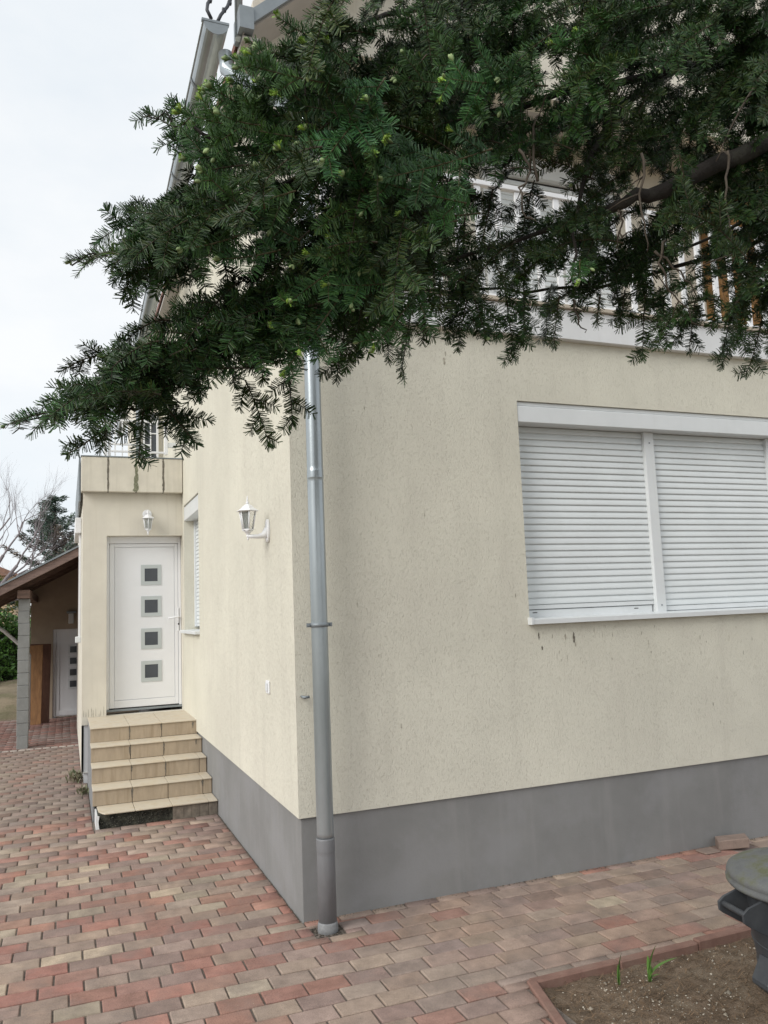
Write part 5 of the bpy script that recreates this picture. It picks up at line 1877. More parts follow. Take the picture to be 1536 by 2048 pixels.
trl = thing('terrace_railing', 'low white metal railing on the flat roof of the porch', 'railing', (-0.45, 5.2, 3.16))
box('post', (-0.835, -0.795, 5.18, 5.22, 3.16, 4.02), M['white'], trl, 0.004)
box('post', (-0.785, -0.755, 5.20, 5.24, 3.16, 4.02), M['white'], trl, 0.004)
box('post', (-0.15, -0.11, 5.18, 5.22, 3.60, 4.02), M['white'], trl, 0.004)
for z in (3.615, 3.70, 3.985):
    box('rail', (-0.754, -0.30 if z == 3.70 else -0.151, 5.19, 5.21, z, z + 0.022), M['white'], trl, 0.002)
for x in (-0.715, -0.635):
    box('baluster', (x, x + 0.014, 5.193, 5.207, 3.16, 3.984), M['white'], trl)
box('wall_bracket', (-0.109, -0.018, 5.185, 5.215, 3.69, 3.75), M['white_alu'], trl, 0.003)

# ================================================================== LANTERNS, SWITCH
def lantern(root, c, s, ns=6):
    """six-sided coach lantern; c is the centre of the glass bottom, s its scale (about the glass height)"""
    c = Vector(c)
    mb = MB()
    mb.lathe([(0.62 * s, 1.0 * s), (0.60 * s, 1.03 * s), (0.40 * s, 1.16 * s), (0.26 * s, 1.30 * s), (0.14 * s, 1.37 * s), (0.06 * s, 1.40 * s)], c, ns, False, 0.5)
    obj('lantern_roof', mb.mesh('lantern_roof'), M['white'], root)
    mb = MB().lathe([(0.05 * s, 1.39 * s), (0.09 * s, 1.44 * s), (0.10 * s, 1.48 * s), (0.05 * s, 1.53 * s), (0.04 * s, 1.56 * s), (0.065 * s, 1.60 * s), (0.045 * s, 1.66 * s), (0.02 * s, 1.84 * s), (0.004 * s, 1.86 * s)], c, 12)
    obj('finial', mb.mesh('finial'), M['white'], root)
    rb, rt = 0.29 * s, 0.46 * s
    for k in range(ns):
        w = 2 * math.pi * (k + 0.5) / ns
        w2 = 2 * math.pi * (k + 1.5) / ns
        a = c + Vector((rb * math.cos(w), rb * math.sin(w), 0))
        b = c + Vector((rt * math.cos(w), rt * math.sin(w), s))
        obj('frame_bar', MB().tube([a, b], 0.032 * s, 6).mesh('frame_bar'), M['white'], root)
        a2 = c + Vector((rb * math.cos(w2), rb * math.sin(w2), 0))
        b2 = c + Vector((rt * math.cos(w2), rt * math.sin(w2), s))
        ins = Vector((-math.cos((w + w2) / 2), -math.sin((w + w2) / 2), 0)) * 0.004
        mb = MB()
        mb.prism([a + ins, a2 + ins, b2 + ins, b + ins], ins)
        obj('pane', mb.mesh('pane'), M['lamp_clear'], root)
    mb = MB().lathe([(0.31 * s, -0.05 * s), (0.33 * s, -0.02 * s), (0.31 * s, 0.02 * s)], c, ns, False, 0.5)
    mb.lathe([(0.44 * s, 0.96 * s), (0.50 * s, 0.98 * s), (0.50 * s, 1.01 * s)], c, ns, False, 0.5)
    obj('frame_ring', mb.mesh('frame_ring'), M['white'], root)
    mb = MB().lathe([(0.16 * s, 0.02 * s), (0.17 * s, 0.05 * s), (0.20 * s, 0.90 * s), (0.12 * s, 0.96 * s)], c, 16)
    obj('lamp_tube', mb.mesh('lamp_tube'), M['lamp_glass'], root)
    mb = MB().lathe([(0.28 * s, -0.05 * s), (0.17 * s, -0.13 * s), (0.12 * s, -0.22 * s), (0.07 * s, -0.28 * s), (0.09 * s, -0.33 * s), (0.10 * s, -0.37 * s), (0.05 * s, -0.43 * s), (0.045 * s, -0.47 * s), (0.06 * s, -0.51 * s), (0.01 * s, -0.58 * s)][::-1], c, 12)
    obj('base_drop', mb.mesh('base_drop'), M['white'], root)


LC = Vector((-0.150, 0.545, 2.222))
lan = thing('wall_lantern', 'larger white lantern held up on a curved arm on the side wall near the corner', 'lamp', (0, 0.545, 2.2), 'white wall lanterns')
lantern(lan, LC, 0.118)
mb = MB()
mb.tube([(-0.018, 0.545, 2.215), (-0.05, 0.545, 2.185), (-0.09, 0.545, 2.178), (-0.150, 0.545, 2.180)], [0.034, 0.022, 0.014, 0.012], 10)
obj('arm', mb.mesh('arm'), M['white'], lan)
mb = MB().tube([(-0.018, 0.545, 2.225), (-0.045, 0.545, 2.20)], [0.03, 0.02], 10)
pts = []
for k in range(20):
    w = 2 * math.pi * k / 20
    pts.append((-HS, 0.545 + 0.034 * math.cos(w), 2.215 + 0.075 * math.sin(w)))
mb2 = MB().prism(pts, (-0.018, 0, 0))
obj('wall_plate', mb2.mesh('wall_plate', 0.004), M['white'], lan)

pl = thing('wall_lantern', 'smaller white lantern above the entrance door', 'lamp', (-0.397, PY, 2.8), 'white wall lanterns')
PC = Vector((-0.396, PY - 0.105, 2.648))
lantern(pl, PC, 0.118)
mb = MB().tube([(-0.396, PY - 0.01, 2.83), (-0.396, PY - 0.05, 2.845), (-0.396, PY - 0.09, 2.84), (-0.396, PY - 0.105, 2.815)], [0.016, 0.012, 0.011, 0.010], 8)
obj('arm', mb.mesh('arm'), M['white'], pl)
pts = [(-0.396 + 0.05 * math.cos(2 * math.pi * k / 20), PY, 2.825 + 0.05 * math.sin(2 * math.pi * k / 20)) for k in range(20)]
obj('wall_plate', MB().prism(pts, (0, -0.016, 0)).mesh('wall_plate', 0.004), M['white'], pl)

sw = thing('wall_switch', 'small white switch box low on the side wall near the corner', 'switch', (0, 0.64, 1.2))
box('cover', (-HS - 0.012, -HS, 0.600, 0.680, 1.180, 1.262), M['white'], sw, 0.004)
box('rocker', (-HS - 0.018, -HS - 0.0125, 0.615, 0.665, 1.195, 1.247), M['white_alu'], sw, 0.003)

# ================================================================== CARPORT AND GARAGE
cp = thing('carport', 'lean-to carport with weathered barge board on a grey block pillar', 'carport', (-1.76, 7.6, 0))
for k in range(12):
    z0 = 0.0 + 0.1665 * k
    obj('block', MB().box(-1.832 + sr_.uniform(-.003, .003), -1.690 + sr_.uniform(-.003, .003), 7.55 + sr_.uniform(-.003, .003), 7.74, z0 + 0.003 if k else -0.05, z0 + 0.1635).mesh('block', 0.005), M['block'], cp)
obj('mortar', MB().box(-1.827, -1.695, 7.556, 7.735, 0, 1.998).mesh('mortar'), M['cement'], cp)
SL = 0.53
zr = lambda x: 2.115 + SL * (x + 2.06)
box('beam', (-1.845, -1.685, 7.47, 10.9, 2.001, 2.118), M['wood_dark'], cp, 0.006)
mb = MB().prism([(-2.75, 7.40, zr(-2.75) - 0.075), (0.8, 7.40, zr(0.8) - 0.075), (0.8, 7.40, zr(0.8) + 0.045), (-2.75, 7.40, zr(-2.75) + 0.045)], (0, 0.045, 0))
obj('barge_board', mb.mesh('barge_board', 0.004), M['wood_barge'], cp)
for k in range(28):
    x0 = -2.75 + 0.125 * k
    x1 = x0 + 0.119
    mb = MB().prism([(x0, 7.45, zr(x0) + 0.010), (x1, 7.45, zr(x1) + 0.010), (x1, 7.45, zr(x1) + 0.03), (x0, 7.45, zr(x0) + 0.03)], (0, 3.6, 0))
    obj('roof_board', mb.mesh('roof_board'), M['wood_dark'], cp)
for y in (8.3, 9.2, 10.1):
    mb = MB().prism([(-2.7, y, zr(-2.7) - 0.09), (0.8, y, zr(0.8) - 0.09), (0.8, y, zr(0.8) + 0.008), (-2.7, y, zr(-2.7) + 0.008)], (0, 0.07, 0))
    obj('rafter', mb.mesh('rafter'), M['wood_dark'], cp)
mb = MB().prism([(-2.80, 7.37, zr(-2.80) + 0.05), (0.8, 7.37, zr(0.8) + 0.05), (0.8, 7.37, zr(0.8) + 0.075), (-2.80, 7.37, zr(-2.80) + 0.075)], (0, 3.7, 0))
obj('roof_sheet', mb.mesh('roof_sheet'), M['zinc_old'], cp)
mb = MB()
half_round(mb, Vector((-2.83, 7.37, zr(-2.8) + 0.02)), Vector((-2.83, 11.0, zr(-2.8) + 0.0)), 0.055)
obj('eave_gutter', mb.mesh('eave_gutter'), M['zinc_old'], cp)
mb = MB().tube([(-2.80, 9.5, 1.72), (-2.20, 9.52, 1.60), (-2.13, 9.53, 1.55), (-1.80, 9.6, 1.22), (-1.77, 9.62, 1.15), (-1.77, 9.62, 0.0)], 0.03, 10)
obj('rain_pipe', mb.mesh('rain_pipe'), M['white_alu'], cp)

gar = thing('garage', 'dim beige garage wall with white panelled door under the carport', 'garage', (-1, 10.9, 0))
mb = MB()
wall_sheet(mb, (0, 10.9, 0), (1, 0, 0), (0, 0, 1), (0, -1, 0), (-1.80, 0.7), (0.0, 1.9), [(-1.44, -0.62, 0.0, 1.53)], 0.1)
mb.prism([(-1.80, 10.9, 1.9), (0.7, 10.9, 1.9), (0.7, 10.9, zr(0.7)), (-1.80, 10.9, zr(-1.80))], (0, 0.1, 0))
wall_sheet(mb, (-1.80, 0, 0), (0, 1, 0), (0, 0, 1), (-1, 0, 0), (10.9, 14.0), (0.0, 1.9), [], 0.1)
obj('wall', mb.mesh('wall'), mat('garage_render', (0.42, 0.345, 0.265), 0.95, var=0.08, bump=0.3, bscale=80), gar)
gd = obj('garage_door', MB().box(-1.39, -0.66, 10.955, 10.99, 0.02, 1.49).mesh('garage_door'), M['white'], gar)
box('door_frame', (-1.438, -1.392, 10.93, 10.99, 0.0, 1.528), M['white'], gd, 0.003)
box('door_frame', (-1.391, -0.64, 10.93, 10.99, 1.49, 1.528), M['white'], gd, 0.003)
box('leaf_frame', (-1.385, -1.33, 10.945, 10.954, 0.03, 1.48), M['white'], gd, 0.003)
box('leaf_frame', (-1.329, -0.66, 10.945, 10.954, 0.03, 0.12), M['white'], gd, 0.003)
for z in (1.165, 0.965, 0.765, 0.565):
    x0, x1 = -1.19, -1.02
    box('pane_frame', (x0, x1, 10.944, 10.954, z - 0.085, z + 0.085), M['white_alu'], gd, 0.002)
    box('pane', (x0 + 0.03, x1 - 0.03, 10.941, 10.9435, z - 0.055, z + 0.055), M['glass_dark'], gd)
mb = MB().box(-1.22, -1.06, 10.82, 10.898, 1.80, 1.84)
gl = thing('wall_lamp', 'small grey lamp on the garage wall above its door', 'lamp', (-1.15, 10.85, 1.7))
obj('lamp_cap', mb.mesh('lamp_cap', .006), M['zinc_old'], gl)
box('lamp_body', (-1.19, -1.10, 10.83, 10.89, 1.62, 1.80), M['white_alu'], gl, 0.01)

p1 = MB()
p1.prism([(-1.80, 10.16, 0.0), (-1.60, 10.16, 0.0), (-1.585, 10.40, 1.29), (-1.79, 10.40, 1.28)], (0, 0.03, 0))
tag(obj('wood_plank', p1.mesh('wood_plank', 0.004), M['plank']), 'light pine plank leaning under the carport beside the block pillar', 'plank', 'planks leaning under the carport')
p2 = MB()
p2.prism([(-1.60, 10.30, 0.0), (-1.48, 10.31, 0.0), (-1.462, 10.62, 1.29), (-1.80, 10.62, 1.30), (-1.80, 10.60, 1.1)], (0, 0.03, 0))
tag(obj('wood_plank', p2.mesh('wood_plank', 0.004), M['plank2']), 'dark red brown plank leaning behind the pine one, beside the garage door', 'plank', 'planks leaning under the carport')

# ================================================================== LOOSE PAVER, BIN
lb = MB()
a = R(-33)
c = Vector((2.955, -0.105, 0.0))
pts = [c + Vector((math.cos(a) * sx * 0.098 - math.sin(a) * sy * 0.06, math.sin(a) * sx * 0.098 + math.cos(a) * sy * 0.06, 0.012 + 0.012 * sx)) for sx, sy in ((-1, -1), (1, -1), (1, 1), (-1, 1))]
lb.prism(pts, (0, 0, 0.062))
tag(obj('loose_brick', lb.mesh('loose_brick', 0.005), M['loose_brick']), 'single brown paver lying loose on the path against the plinth', 'brick')
lb = MB().box(2.70, 2.83, -0.135, -0.035, 0.0, 0.012)
tag(obj('broken_paver', lb.mesh('broken_paver', 0.004), M['loose_brick']), 'thin flat pale paver fragment beside the loose brick at the plinth', 'brick')

BCx, BCy = 1.80, -1.76
bn = thing('rubbish_bin', 'round dark grey dustbin with mossy lid standing on the soil bed', 'bin', (BCx, BCy, -0.03))
mb = MB().lathe([(0.215, -0.03), (0.222, -0.02), (0.24, 0.10), (0.262, 0.25), (0.283, 0.40), (0.292, 0.44), (0.305, 0.445), (0.305, 0.465), (0.285, 0.466)], (BCx, BCy, 0), 48)
obj('body', mb.mesh('body'), M['bin'], bn)
mb = MB().lathe([(0.300, 0.430), (0.338, 0.432), (0.344, 0.440), (0.344, 0.452), (0.334, 0.458), (0.337, 0.464), (0.340, 0.476), (0.334, 0.490), (0.318, 0.500), (0.27, 0.512), (0.24, 0.514), (0.235, 0.520), (0.16, 0.532), (0.08, 0.538), (0.01, 0.54)], (BCx, BCy, 0), 56)
lid = obj('lid', mb.mesh('lid'), M['bin_lid'], bn)
mb = MB().tube([(BCx - 0.075, BCy - 0.01, 0.533), (BCx - 0.06, BCy, 0.560), (BCx, BCy + 0.01, 0.572), (BCx + 0.06, BCy, 0.560), (BCx + 0.075, BCy - 0.01, 0.533)], 0.011, 8)
obj('lid_handle', mb.mesh('lid_handle'), M['bin'], lid)
# side handles: two cheeks with a grip bar between them
for ang in (R(172), R(-8)):
    ca, sa = math.cos(ang), math.sin(ang)
    T = lambda r, t, z: Vector((BCx + ca * r - sa * t, BCy + sa * r + ca * t, z))
    mb = MB()
    for t in (-0.085, 0.073):
        prof = [(0.255, 0.26), (0.262, 0.425), (0.31, 0.428), (0.385, 0.405), (0.412, 0.385), (0.41, 0.35), (0.39, 0.335), (0.33, 0.30)]
        mb.prism([T(r, t, z) for r, z in prof], T(0.2, t + 0.012, 0) - T(0.2, t, 0))
    mb.prism([T(0.30, -0.072, 0.425), T(0.262, -0.072, 0.42), T(0.262, 0.0725, 0.42), T(0.30, 0.0725, 0.425)], (0, 0, 0.008))
    mb.tube([T(0.388, -0.08, 0.375), T(0.388, 0.08, 0.375)], 0.013, 10)
    obj('handle', mb.mesh('handle', 0.002), M['bin'], bn)
    mb = MB()
    for t in (-0.05,):
        mb.prism([T(0.235, t, 0.0), T(0.24, t, 0.15), T(0.25, t, 0.165), T(0.275, t, 0.12), T(0.30, t, 0.075), T(0.30, t, 0.055)], T(0.2, t + 0.10, 0) - T(0.2, t, 0))
    obj('tipping_lug', mb.mesh('tipping_lug', 0.004), M['bin'], bn)
for k in range(3):
    z = (0.10, 0.2, 0.3)[k]
    r = (0.241, 0.2545, 0.269)[k]
    obj('body_rib', MB().lathe([(r - .003, -0.006), (r + 0.004, -0.003), (r + 0.004, 0.003), (r - .001, 0.006)], (BCx, BCy, z), 48).mesh('body_rib'), M['bin'], bn)


# ================================================================== SMALL PLANTS
def blade(mb, base, direction, h, w, bend):
    """sword-shaped leaf"""
    base = Vector(base)
    d = Vector((direction[0], direction[1], 0)).normalized()
    side = Vector((-d.y, d.x, 0))
    n = 8
    prev = None
    for k in range(n + 1):
        t = k / n
        p = base + Vector((0, 0, h * t * (1 - 0.25 * bend * t))) + d * (bend * h * t * t)
        ww = w * (0.75 + 0.6 * t) * (1 - t ** 3.2) if t < 1 else 0.0004
        fold = d * (-0.25 * ww)
        cur = (p - side * ww + fold, p, p + side * ww + fold)
        if prev:
            mb.quad(prev[0], prev[1], cur[1], cur[0], True)
            mb.quad(prev[1], prev[2], cur[2], cur[1], True)
        prev = cur


def iris(name, label, base, leaves):
    r = thing(name, label, 'plant', base, 'young irises in the soil bed')
    for (d, h, w, bend, k) in leaves:
        mb = MB()
        blade(mb, base, d, h, w, bend)
        me = mb.mesh('leaf')
        tint_attr(me, (0.115 * k, 0.23 * k, 0.05 * k))
        obj('leaf', me, M['leaf'], r)


iris('iris_plant', 'bright green young iris with broad blades in the soil bed', (1.255, -1.319, -0.032),
     [((0.3, -0.6), 0.185, 0.013, 0.25, 1.1), ((1, -0.5), 0.135, 0.013, 0.95, 0.85), ((-0.7, -0.6), 0.12, 0.010, 0.1, 1.0), ((0.8, -0.9), 0.05, 0.009, 0.9, 1.15), ((-0.2, -1), 0.08, 0.010, 0.3, 1.1)])
iris('iris_plant', 'small thin iris shoot left of the larger one in the soil bed', (1.111, -1.285, -0.032),
     [((0.3, -0.6), 0.150, 0.0075, 0.15, 0.6), ((-0.5, -0.9), 0.095, 0.007, 0.1, 0.9), ((0.7, -0.9), 0.075, 0.006, 0.3, 0.8)])


def weed(label, base, n, s, seed):
    rr = random.Random(seed)
    gv_, gf_, gc_ = [], [], []
    for i in range(n):
        a = rr.uniform(0, 2 * math.pi)
        b = Vector(base) + Vector((rr.gauss(0, s * .3), rr.gauss(0, s * .9), 0))
        d = Vector((math.cos(a), math.sin(a), 0))
        l = s * rr.uniform(.4, 1.1)
        tip = b + d * l * .6 + Vector((0, 0, l))
        sd = Vector((-d.y, d.x, 0)) * s * rr.uniform(.06, .16)
        mid = b.lerp(tip, .6) + Vector((0, 0, l * .1))
        k = len(gv_)
        gv_ += [tuple(b), tuple(mid - sd), tuple(tip), tuple(mid + sd)]
        gf_.append((k, k + 1, k + 2, k + 3))
        c = rr.choice([(.16, .17, .09), (.22, .21, .13), (.10, .13, .06), (.25, .21, .15)])
        gc_ += [c] * 4
    me = fast_mesh('weed', np.array(gv_), np.array(gf_), 4, np.array(gc_))
    tag(obj('weed', me, M['leaf']), label, 'weed', 'weeds along the porch wall')


weed('taller dusty weed clump at the foot of the porch side wall', (-1.12, 4.86, 0.0), 110, 0.10, 1)
weed('low weed tuft by the side of the entrance steps', (-1.06, 4.15, 0.0), 60, 0.07, 2)

# ================================================================== HEDGE AND FAR TREES
def leaf_cloud(n, fn, size, cols, seed, fold=0.25):
    r = np.random.default_rng(seed)
    P = fn(r, n)
    n = len(P)
    a = r.normal(size=(n, 3))
    a /= np.linalg.norm(a, axis=1)[:, None]
    b = np.cross(a, r.normal(size=(n, 3)))
    b /= np.linalg.norm(b, axis=1)[:, None]
    s = size * r.uniform(.6, 1.3, (n, 1))
    v = np.stack([P - a * s, P + b * s * .45, P + a * s, P - b * s * .45], 1).reshape(-1, 3)
    f = np.arange(4 * n).reshape(-1, 4)
    c = np.asarray(cols)[r.integers(0, len(cols), n)] * r.uniform(.65, 1.3, (n, 1))
    return v, f, np.repeat(c, 4, 0)


def hedge_pts(r, n):
    x = r.uniform(-6.5, -1.85, n)
    z = r.uniform(0.0, 1, n) ** 0.8 * 1.80 + 0.05
    y = 15.6 + np.abs(r.normal(0, .28, n)) + 0.15 * np.sin(x * 5) + 0.12 * np.sin(z * 7 + x * 3)
    return np.stack([x, y, z + 0.12 * np.sin(x * 4)], 1)


hv, hf, hc = leaf_cloud(11000, hedge_pts, 0.055, [(.07, .16, .03), (.05, .12, .025), (.11, .23, .045), (.035, .08, .02)], 5)
hedge = thing('hedge', 'clipped bright green laurel hedge beyond the carport', 'hedge', (-3.4, 16, 0))
tag(obj('leaves', fast_mesh('leaves', hv, hf, 4, hc), M['leaf'], hedge), kind='stuff')
obj('branches', MB().box(-6.4, -1.95, 16.0, 16.7, 0, 1.6).mesh('branches'), mat('hedge_inside', (0.02, 0.03, 0.012), 1.0, var=0.5), hedge)
bk = MB()
rr = random.Random(9)
nxb, nyb = 30, 14
VV, FF = [], []
for i in range(nxb):
    for j in range(nyb):
        VV.append((-7.5 + 5.9 * i / (nxb - 1), 11.4 + 4.4 * j / (nyb - 1), -0.04 + 0.42 * (j / (nyb - 1)) ** 1.2 + rr.uniform(-.02, .02)))
for i in range(nxb - 1):
    for j in range(nyb - 1):
        FF.append((i * nyb + j, (i + 1) * nyb + j, (i + 1) * nyb + j + 1, i * nyb + j + 1))
me = fast_mesh('dirt_bank', np.array(VV), np.array(FF), 4)
tag(obj('dirt_bank', me, M['ground']), kind='structure')


def grow(mb, p, d, r, l, depth, rnd, spread, up=0.15, ns=5):
    """recursive bare branching"""
    pts, rad = [p], [r]
    q = p.copy()
    dd = d.copy()
    nseg = 3
    for k in range(nseg):
        dd = (dd + Vector((rnd.gauss(0, .13), rnd.gauss(0, .13), rnd.gauss(up * .3, .10)))).normalized()
        q = q + dd * (l / nseg)
        pts.append(q.copy())
        rad.append(r * (1 - 0.38 * (k + 1) / nseg))
    mb.tube(pts, rad, ns if depth > 2 else 3, cap=False)
    if depth <= 0:
        return
    nb = rnd.choice((2, 3, 3)) if depth > 1 else rnd.choice((3, 4))
    for k in range(nb):
        a = dd.cross(Vector((rnd.gauss(0, 1), rnd.gauss(0, 1), rnd.gauss(0, 1)))).normalized()
        nd = (dd + a * rnd.uniform(.35, 1) * spread + Vector((0, 0, up))).normalized()
        t = 1.0 if k == 0 else rnd.uniform(.45, 1)
        base = pts[-1] if t > .95 else pts[1 + int(t * 2)]
        grow(mb, base, nd, rad[-1] * rnd.uniform(.6, .85), l * rnd.uniform(.62, .86), depth - 1, rnd, spread, up, ns)


M['bare_bark'] = mat('bare_grey_bark', (0.24, 0.21, 0.22), 0.9, var=0.2)
bt = thing('bare_tree', 'leafless pale grey tree rising at left beyond the carport roof', 'tree', (-3.7, 21, 0))
mb = MB().tube([(-3.7, 21, -0.1), (-3.62, 21, 1.2), (-3.5, 21, 2.2)], [0.16, 0.13, 0.11], 8)
obj('trunk', mb.mesh('trunk'), M['bare_bark'], bt)
rnd = random.Random(21)
mb = MB()
for d, l in (((0.75, 0.1, 0.9), 1.25), ((0.35, -0.3, 1), 1.3), ((-0.5, 0.1, 1), 1.3), ((1, 0.2, 0.5), 1.2), ((-0.1, .3, 1), 1.4), ((0.95, -0.2, 0.25), 1.2)):
    grow(mb, Vector((-3.5, 21, 2.15)), Vector(d).normalized(), 0.075, l * 1.22, 5, rnd, .75)
obj('crown', mb.mesh('crown'), M['bare_bark'], bt)


def conifer(name, label, base, H_, spread, seed, dens, cols, size, brown=0.0):
    r = random.Random(seed)
    t = thing(name, label, 'tree', base, 'far trees beyond the carport')
    b = Vector(base)
    obj('trunk', MB().tube([b, b + Vector((0, 0, H_ * .5)), b + Vector((0, 0, H_))], [H_ * .03, H_ * .018, 0.01], 7).mesh('trunk'), M['bark'], t)
    mbb = MB()
    P, C = [], []
    z = H_ * .12
    while z < H_ * .99:
        rel = z / H_
        L = spread * (1 - rel) ** .75 + .12
        for k in range(r.choice((4, 5, 6))):
            a = r.uniform(0, 2 * math.pi)
            l = L * r.uniform(.6, 1.12)
            up = r.uniform(.25, .6) if rel > .55 else r.uniform(-.05, .35)
            p0 = b + Vector((0, 0, z))
            d = Vector((math.cos(a), math.sin(a), up))
            p1 = p0 + d * l * .6 + Vector((0, 0, -.03 * l))
            p2 = p0 + d * l + Vector((0, 0, (.08 if rel > .5 else -.12) * l))
            mbb.tube([p0, p1, p2], [0.02 * L + .006, .012, .004], 4, cap=False)
            dead = r.random() < brown and rel < .72
            for i in range(int(dens * l)):
                u = r.uniform(.12, 1) if not dead else r.uniform(.3, 1)
                q = p0.lerp(p1, u / .6) if u < .6 else p1.lerp(p2, (u - .6) / .4)
                w = .10 * (1.15 - u) + .03
                P.append((q.x + r.gauss(0, w), q.y + r.gauss(0, w), q.z + r.gauss(-.02, w * .6)))
                c = (.15, .12, .095) if dead else r.choice(cols)
                C.append(c)
        z += H_ * .035 * r.uniform(.7, 1.3)
    obj('branches', mbb.mesh('branches'), M['bare_bark'], t)
    P, C = np.array(P), np.array(C)
    g = np.random.default_rng(seed)
    n = len(P)
    a = g.normal(size=(n, 3)); a[:, 2] *= .5
    a /= np.linalg.norm(a, axis=1)[:, None]
    bb = np.cross(a, g.normal(size=(n, 3)))
    bb /= np.linalg.norm(bb, axis=1)[:, None]
    s = size * g.uniform(.6, 1.3, (n, 1))
    v = np.stack([P - a * s, P + bb * s * .16, P + a * s, P - bb * s * .16], 1).reshape(-1, 3)
    c = np.repeat(C * g.uniform(.6, 1.4, (n, 1)), 4, 0)
    tag(obj('needles', fast_mesh('needles', v, np.arange(4 * n).reshape(-1, 4), 4, c), M['leaf'], t), kind='stuff')


conifer('conifer', 'ragged dark conifer with browned lower branches beyond the carport roof', (-1.62, 25, 0), 6.0, 2.5, 31, 165, [(.07, .12, .09), (.06, .10, .08), (.085, .125, .085)], .10, .55)
conifer('conifer', 'half hidden broad brownish conifer behind the porch corner', (-0.2, 27, 0), 4.9, 2.2, 37, 120, [(.06, .075, .05), (.07, .07, .05)], .10, .6)
bs = thing('shrub', 'yellow green shrub behind the left end of the carport roof', 'shrub', (-3.6, 24, 0))


def ball(cx, cy, cz, rx, ry, rz):
    def fn(r, n):
        v = r.normal(size=(n, 3))
        v /= np.linalg.norm(v, axis=1)[:, None]
        v *= r.uniform(.45, 1, (n, 1)) ** .5
        v *= 1 + .2 * np.sin(v[:, :1] * 9 + v[:, 2:] * 7)
        return v * np.array([rx, ry, rz]) + np.array([cx, cy, cz])
    return fn


v, f, c = leaf_cloud(3500, ball(-3.7, 24, 1.6, 1.6, 1, 1.55), .075, [(.14, .17, .05), (.20, .19, .06), (.10, .13, .04)], 3)
tag(obj('leaves', fast_mesh('leaves', v, f, 4, c), M['leaf'], bs), kind='stuff')
obj('stem', MB().tube([(-3.7, 24, 0), (-3.6, 24, 1.2), (-3.75, 24, 2.2)], [.06, .04, .02], 6).mesh('stem'), M['bark'], bs)
fh = thing('distant_house', 'small far house with terracotta roof glimpsed above the carport roof', 'house', (-6, 60, 0))
obj('wall', MB().box(-10.5, -4.8, 60, 68, 0, 5.0).mesh('wall'), M['hill'], fh)
obj('roof', MB().prism([(-11, 59.6, 5.01), (-4.3, 59.6, 5.01), (-7.6, 59.6, 6.5)], (0, 9, 0)).mesh('roof'), mat('terracotta', (0.26, 0.15, 0.11), .9, var=.2), fh)
for x in (-9.5, -7.9, -6.2):
    box('window', (x, x + .9, 59.95, 59.99, 3.4, 4.7), M['glass_dark'], fh)

# ================================================================== THE FIR IN THE FOREGROUND
fir = thing('fir_tree', 'dark green fir whose drooping boughs hang across the upper half of the house', 'tree', (1.75, -2.75, 0))
tp = [(1.75, -2.75, -0.1), (1.75, -2.75, 0.4), (1.76, -2.74, 2.0), (1.75, -2.76, 4.0), (1.76, -2.75, 7.5)]
obj('trunk', MB().tube(tp, [0.20, 0.16, 0.13, 0.10, 0.03], 14).mesh('trunk'), M['bark'], fir)


def smooth_curve(P, n):
    P = [np.array(q, float) for q in P]
    outp = []
    for i in range(len(P) - 1):
        p0, p1, p2, p3 = P[max(i - 1, 0)], P[i], P[i + 1], P[min(i + 2, len(P) - 1)]
        for k in range(n):
            t = k / n
            outp.append(0.5 * ((2 * p1) + (-p0 + p2) * t + (2 * p0 - 5 * p1 + 4 * p2 - p3) * t * t + (-p0 + 3 * p1 - 3 * p2 + p3) * t ** 3))
    outp.append(P[-1])
    return outp


for B in BOUGHS:
    C4 = smooth_curve([(a / 1000, b / 1000, c / 1000, d / 1000) for a, b, c, d in B], 4)
    rj = random.Random(len(B) + B[0][2])
    pts = [(q[0] + rj.gauss(0, .006), q[1] + rj.gauss(0, .006), q[2] + rj.gauss(0, .006)) for q in C4]
    obj('bough', MB().tube(pts, [max(q[3], .002) for q in C4], 9).mesh('bough'), M['bark'], fir)
for T_ in TWIGS:
    pts = [tuple(q[:3]) for q in smooth_curve([tuple(v / 1000 for v in q) + (0,) for q in T_], 4)]
    rj = random.Random(int(abs(T_[0][0])))
    pts = [(a + rj.gauss(0, .004), b + rj.gauss(0, .004), c + rj.gauss(0, .004)) for a, b, c in pts]
    mb = MB().tube(pts, [0.0045 - 0.003 * k / (len(pts) - 1) for k in range(len(pts))], 5)
    for k in range(3):
        i = rj.randrange(1, len(pts) - 1)
        q = Vector(pts[i])
        e = q + Vector((rj.gauss(0, .05), rj.gauss(0, .05), rj.gauss(-.02, .03)))
        mb.tube([q, q.lerp(e, .5) + Vector((0, 0, .006)), e], [.0028, .002, .001], 4)
    obj('dead_twig', mb.mesh('dead_twig'), M['twig'], fir)

UPV = np.array([0, 0, 1.0])
TOCAM = np.array(CAM_POS)


def nrmz(v):
    return v / (np.linalg.norm(v) + 1e-9)


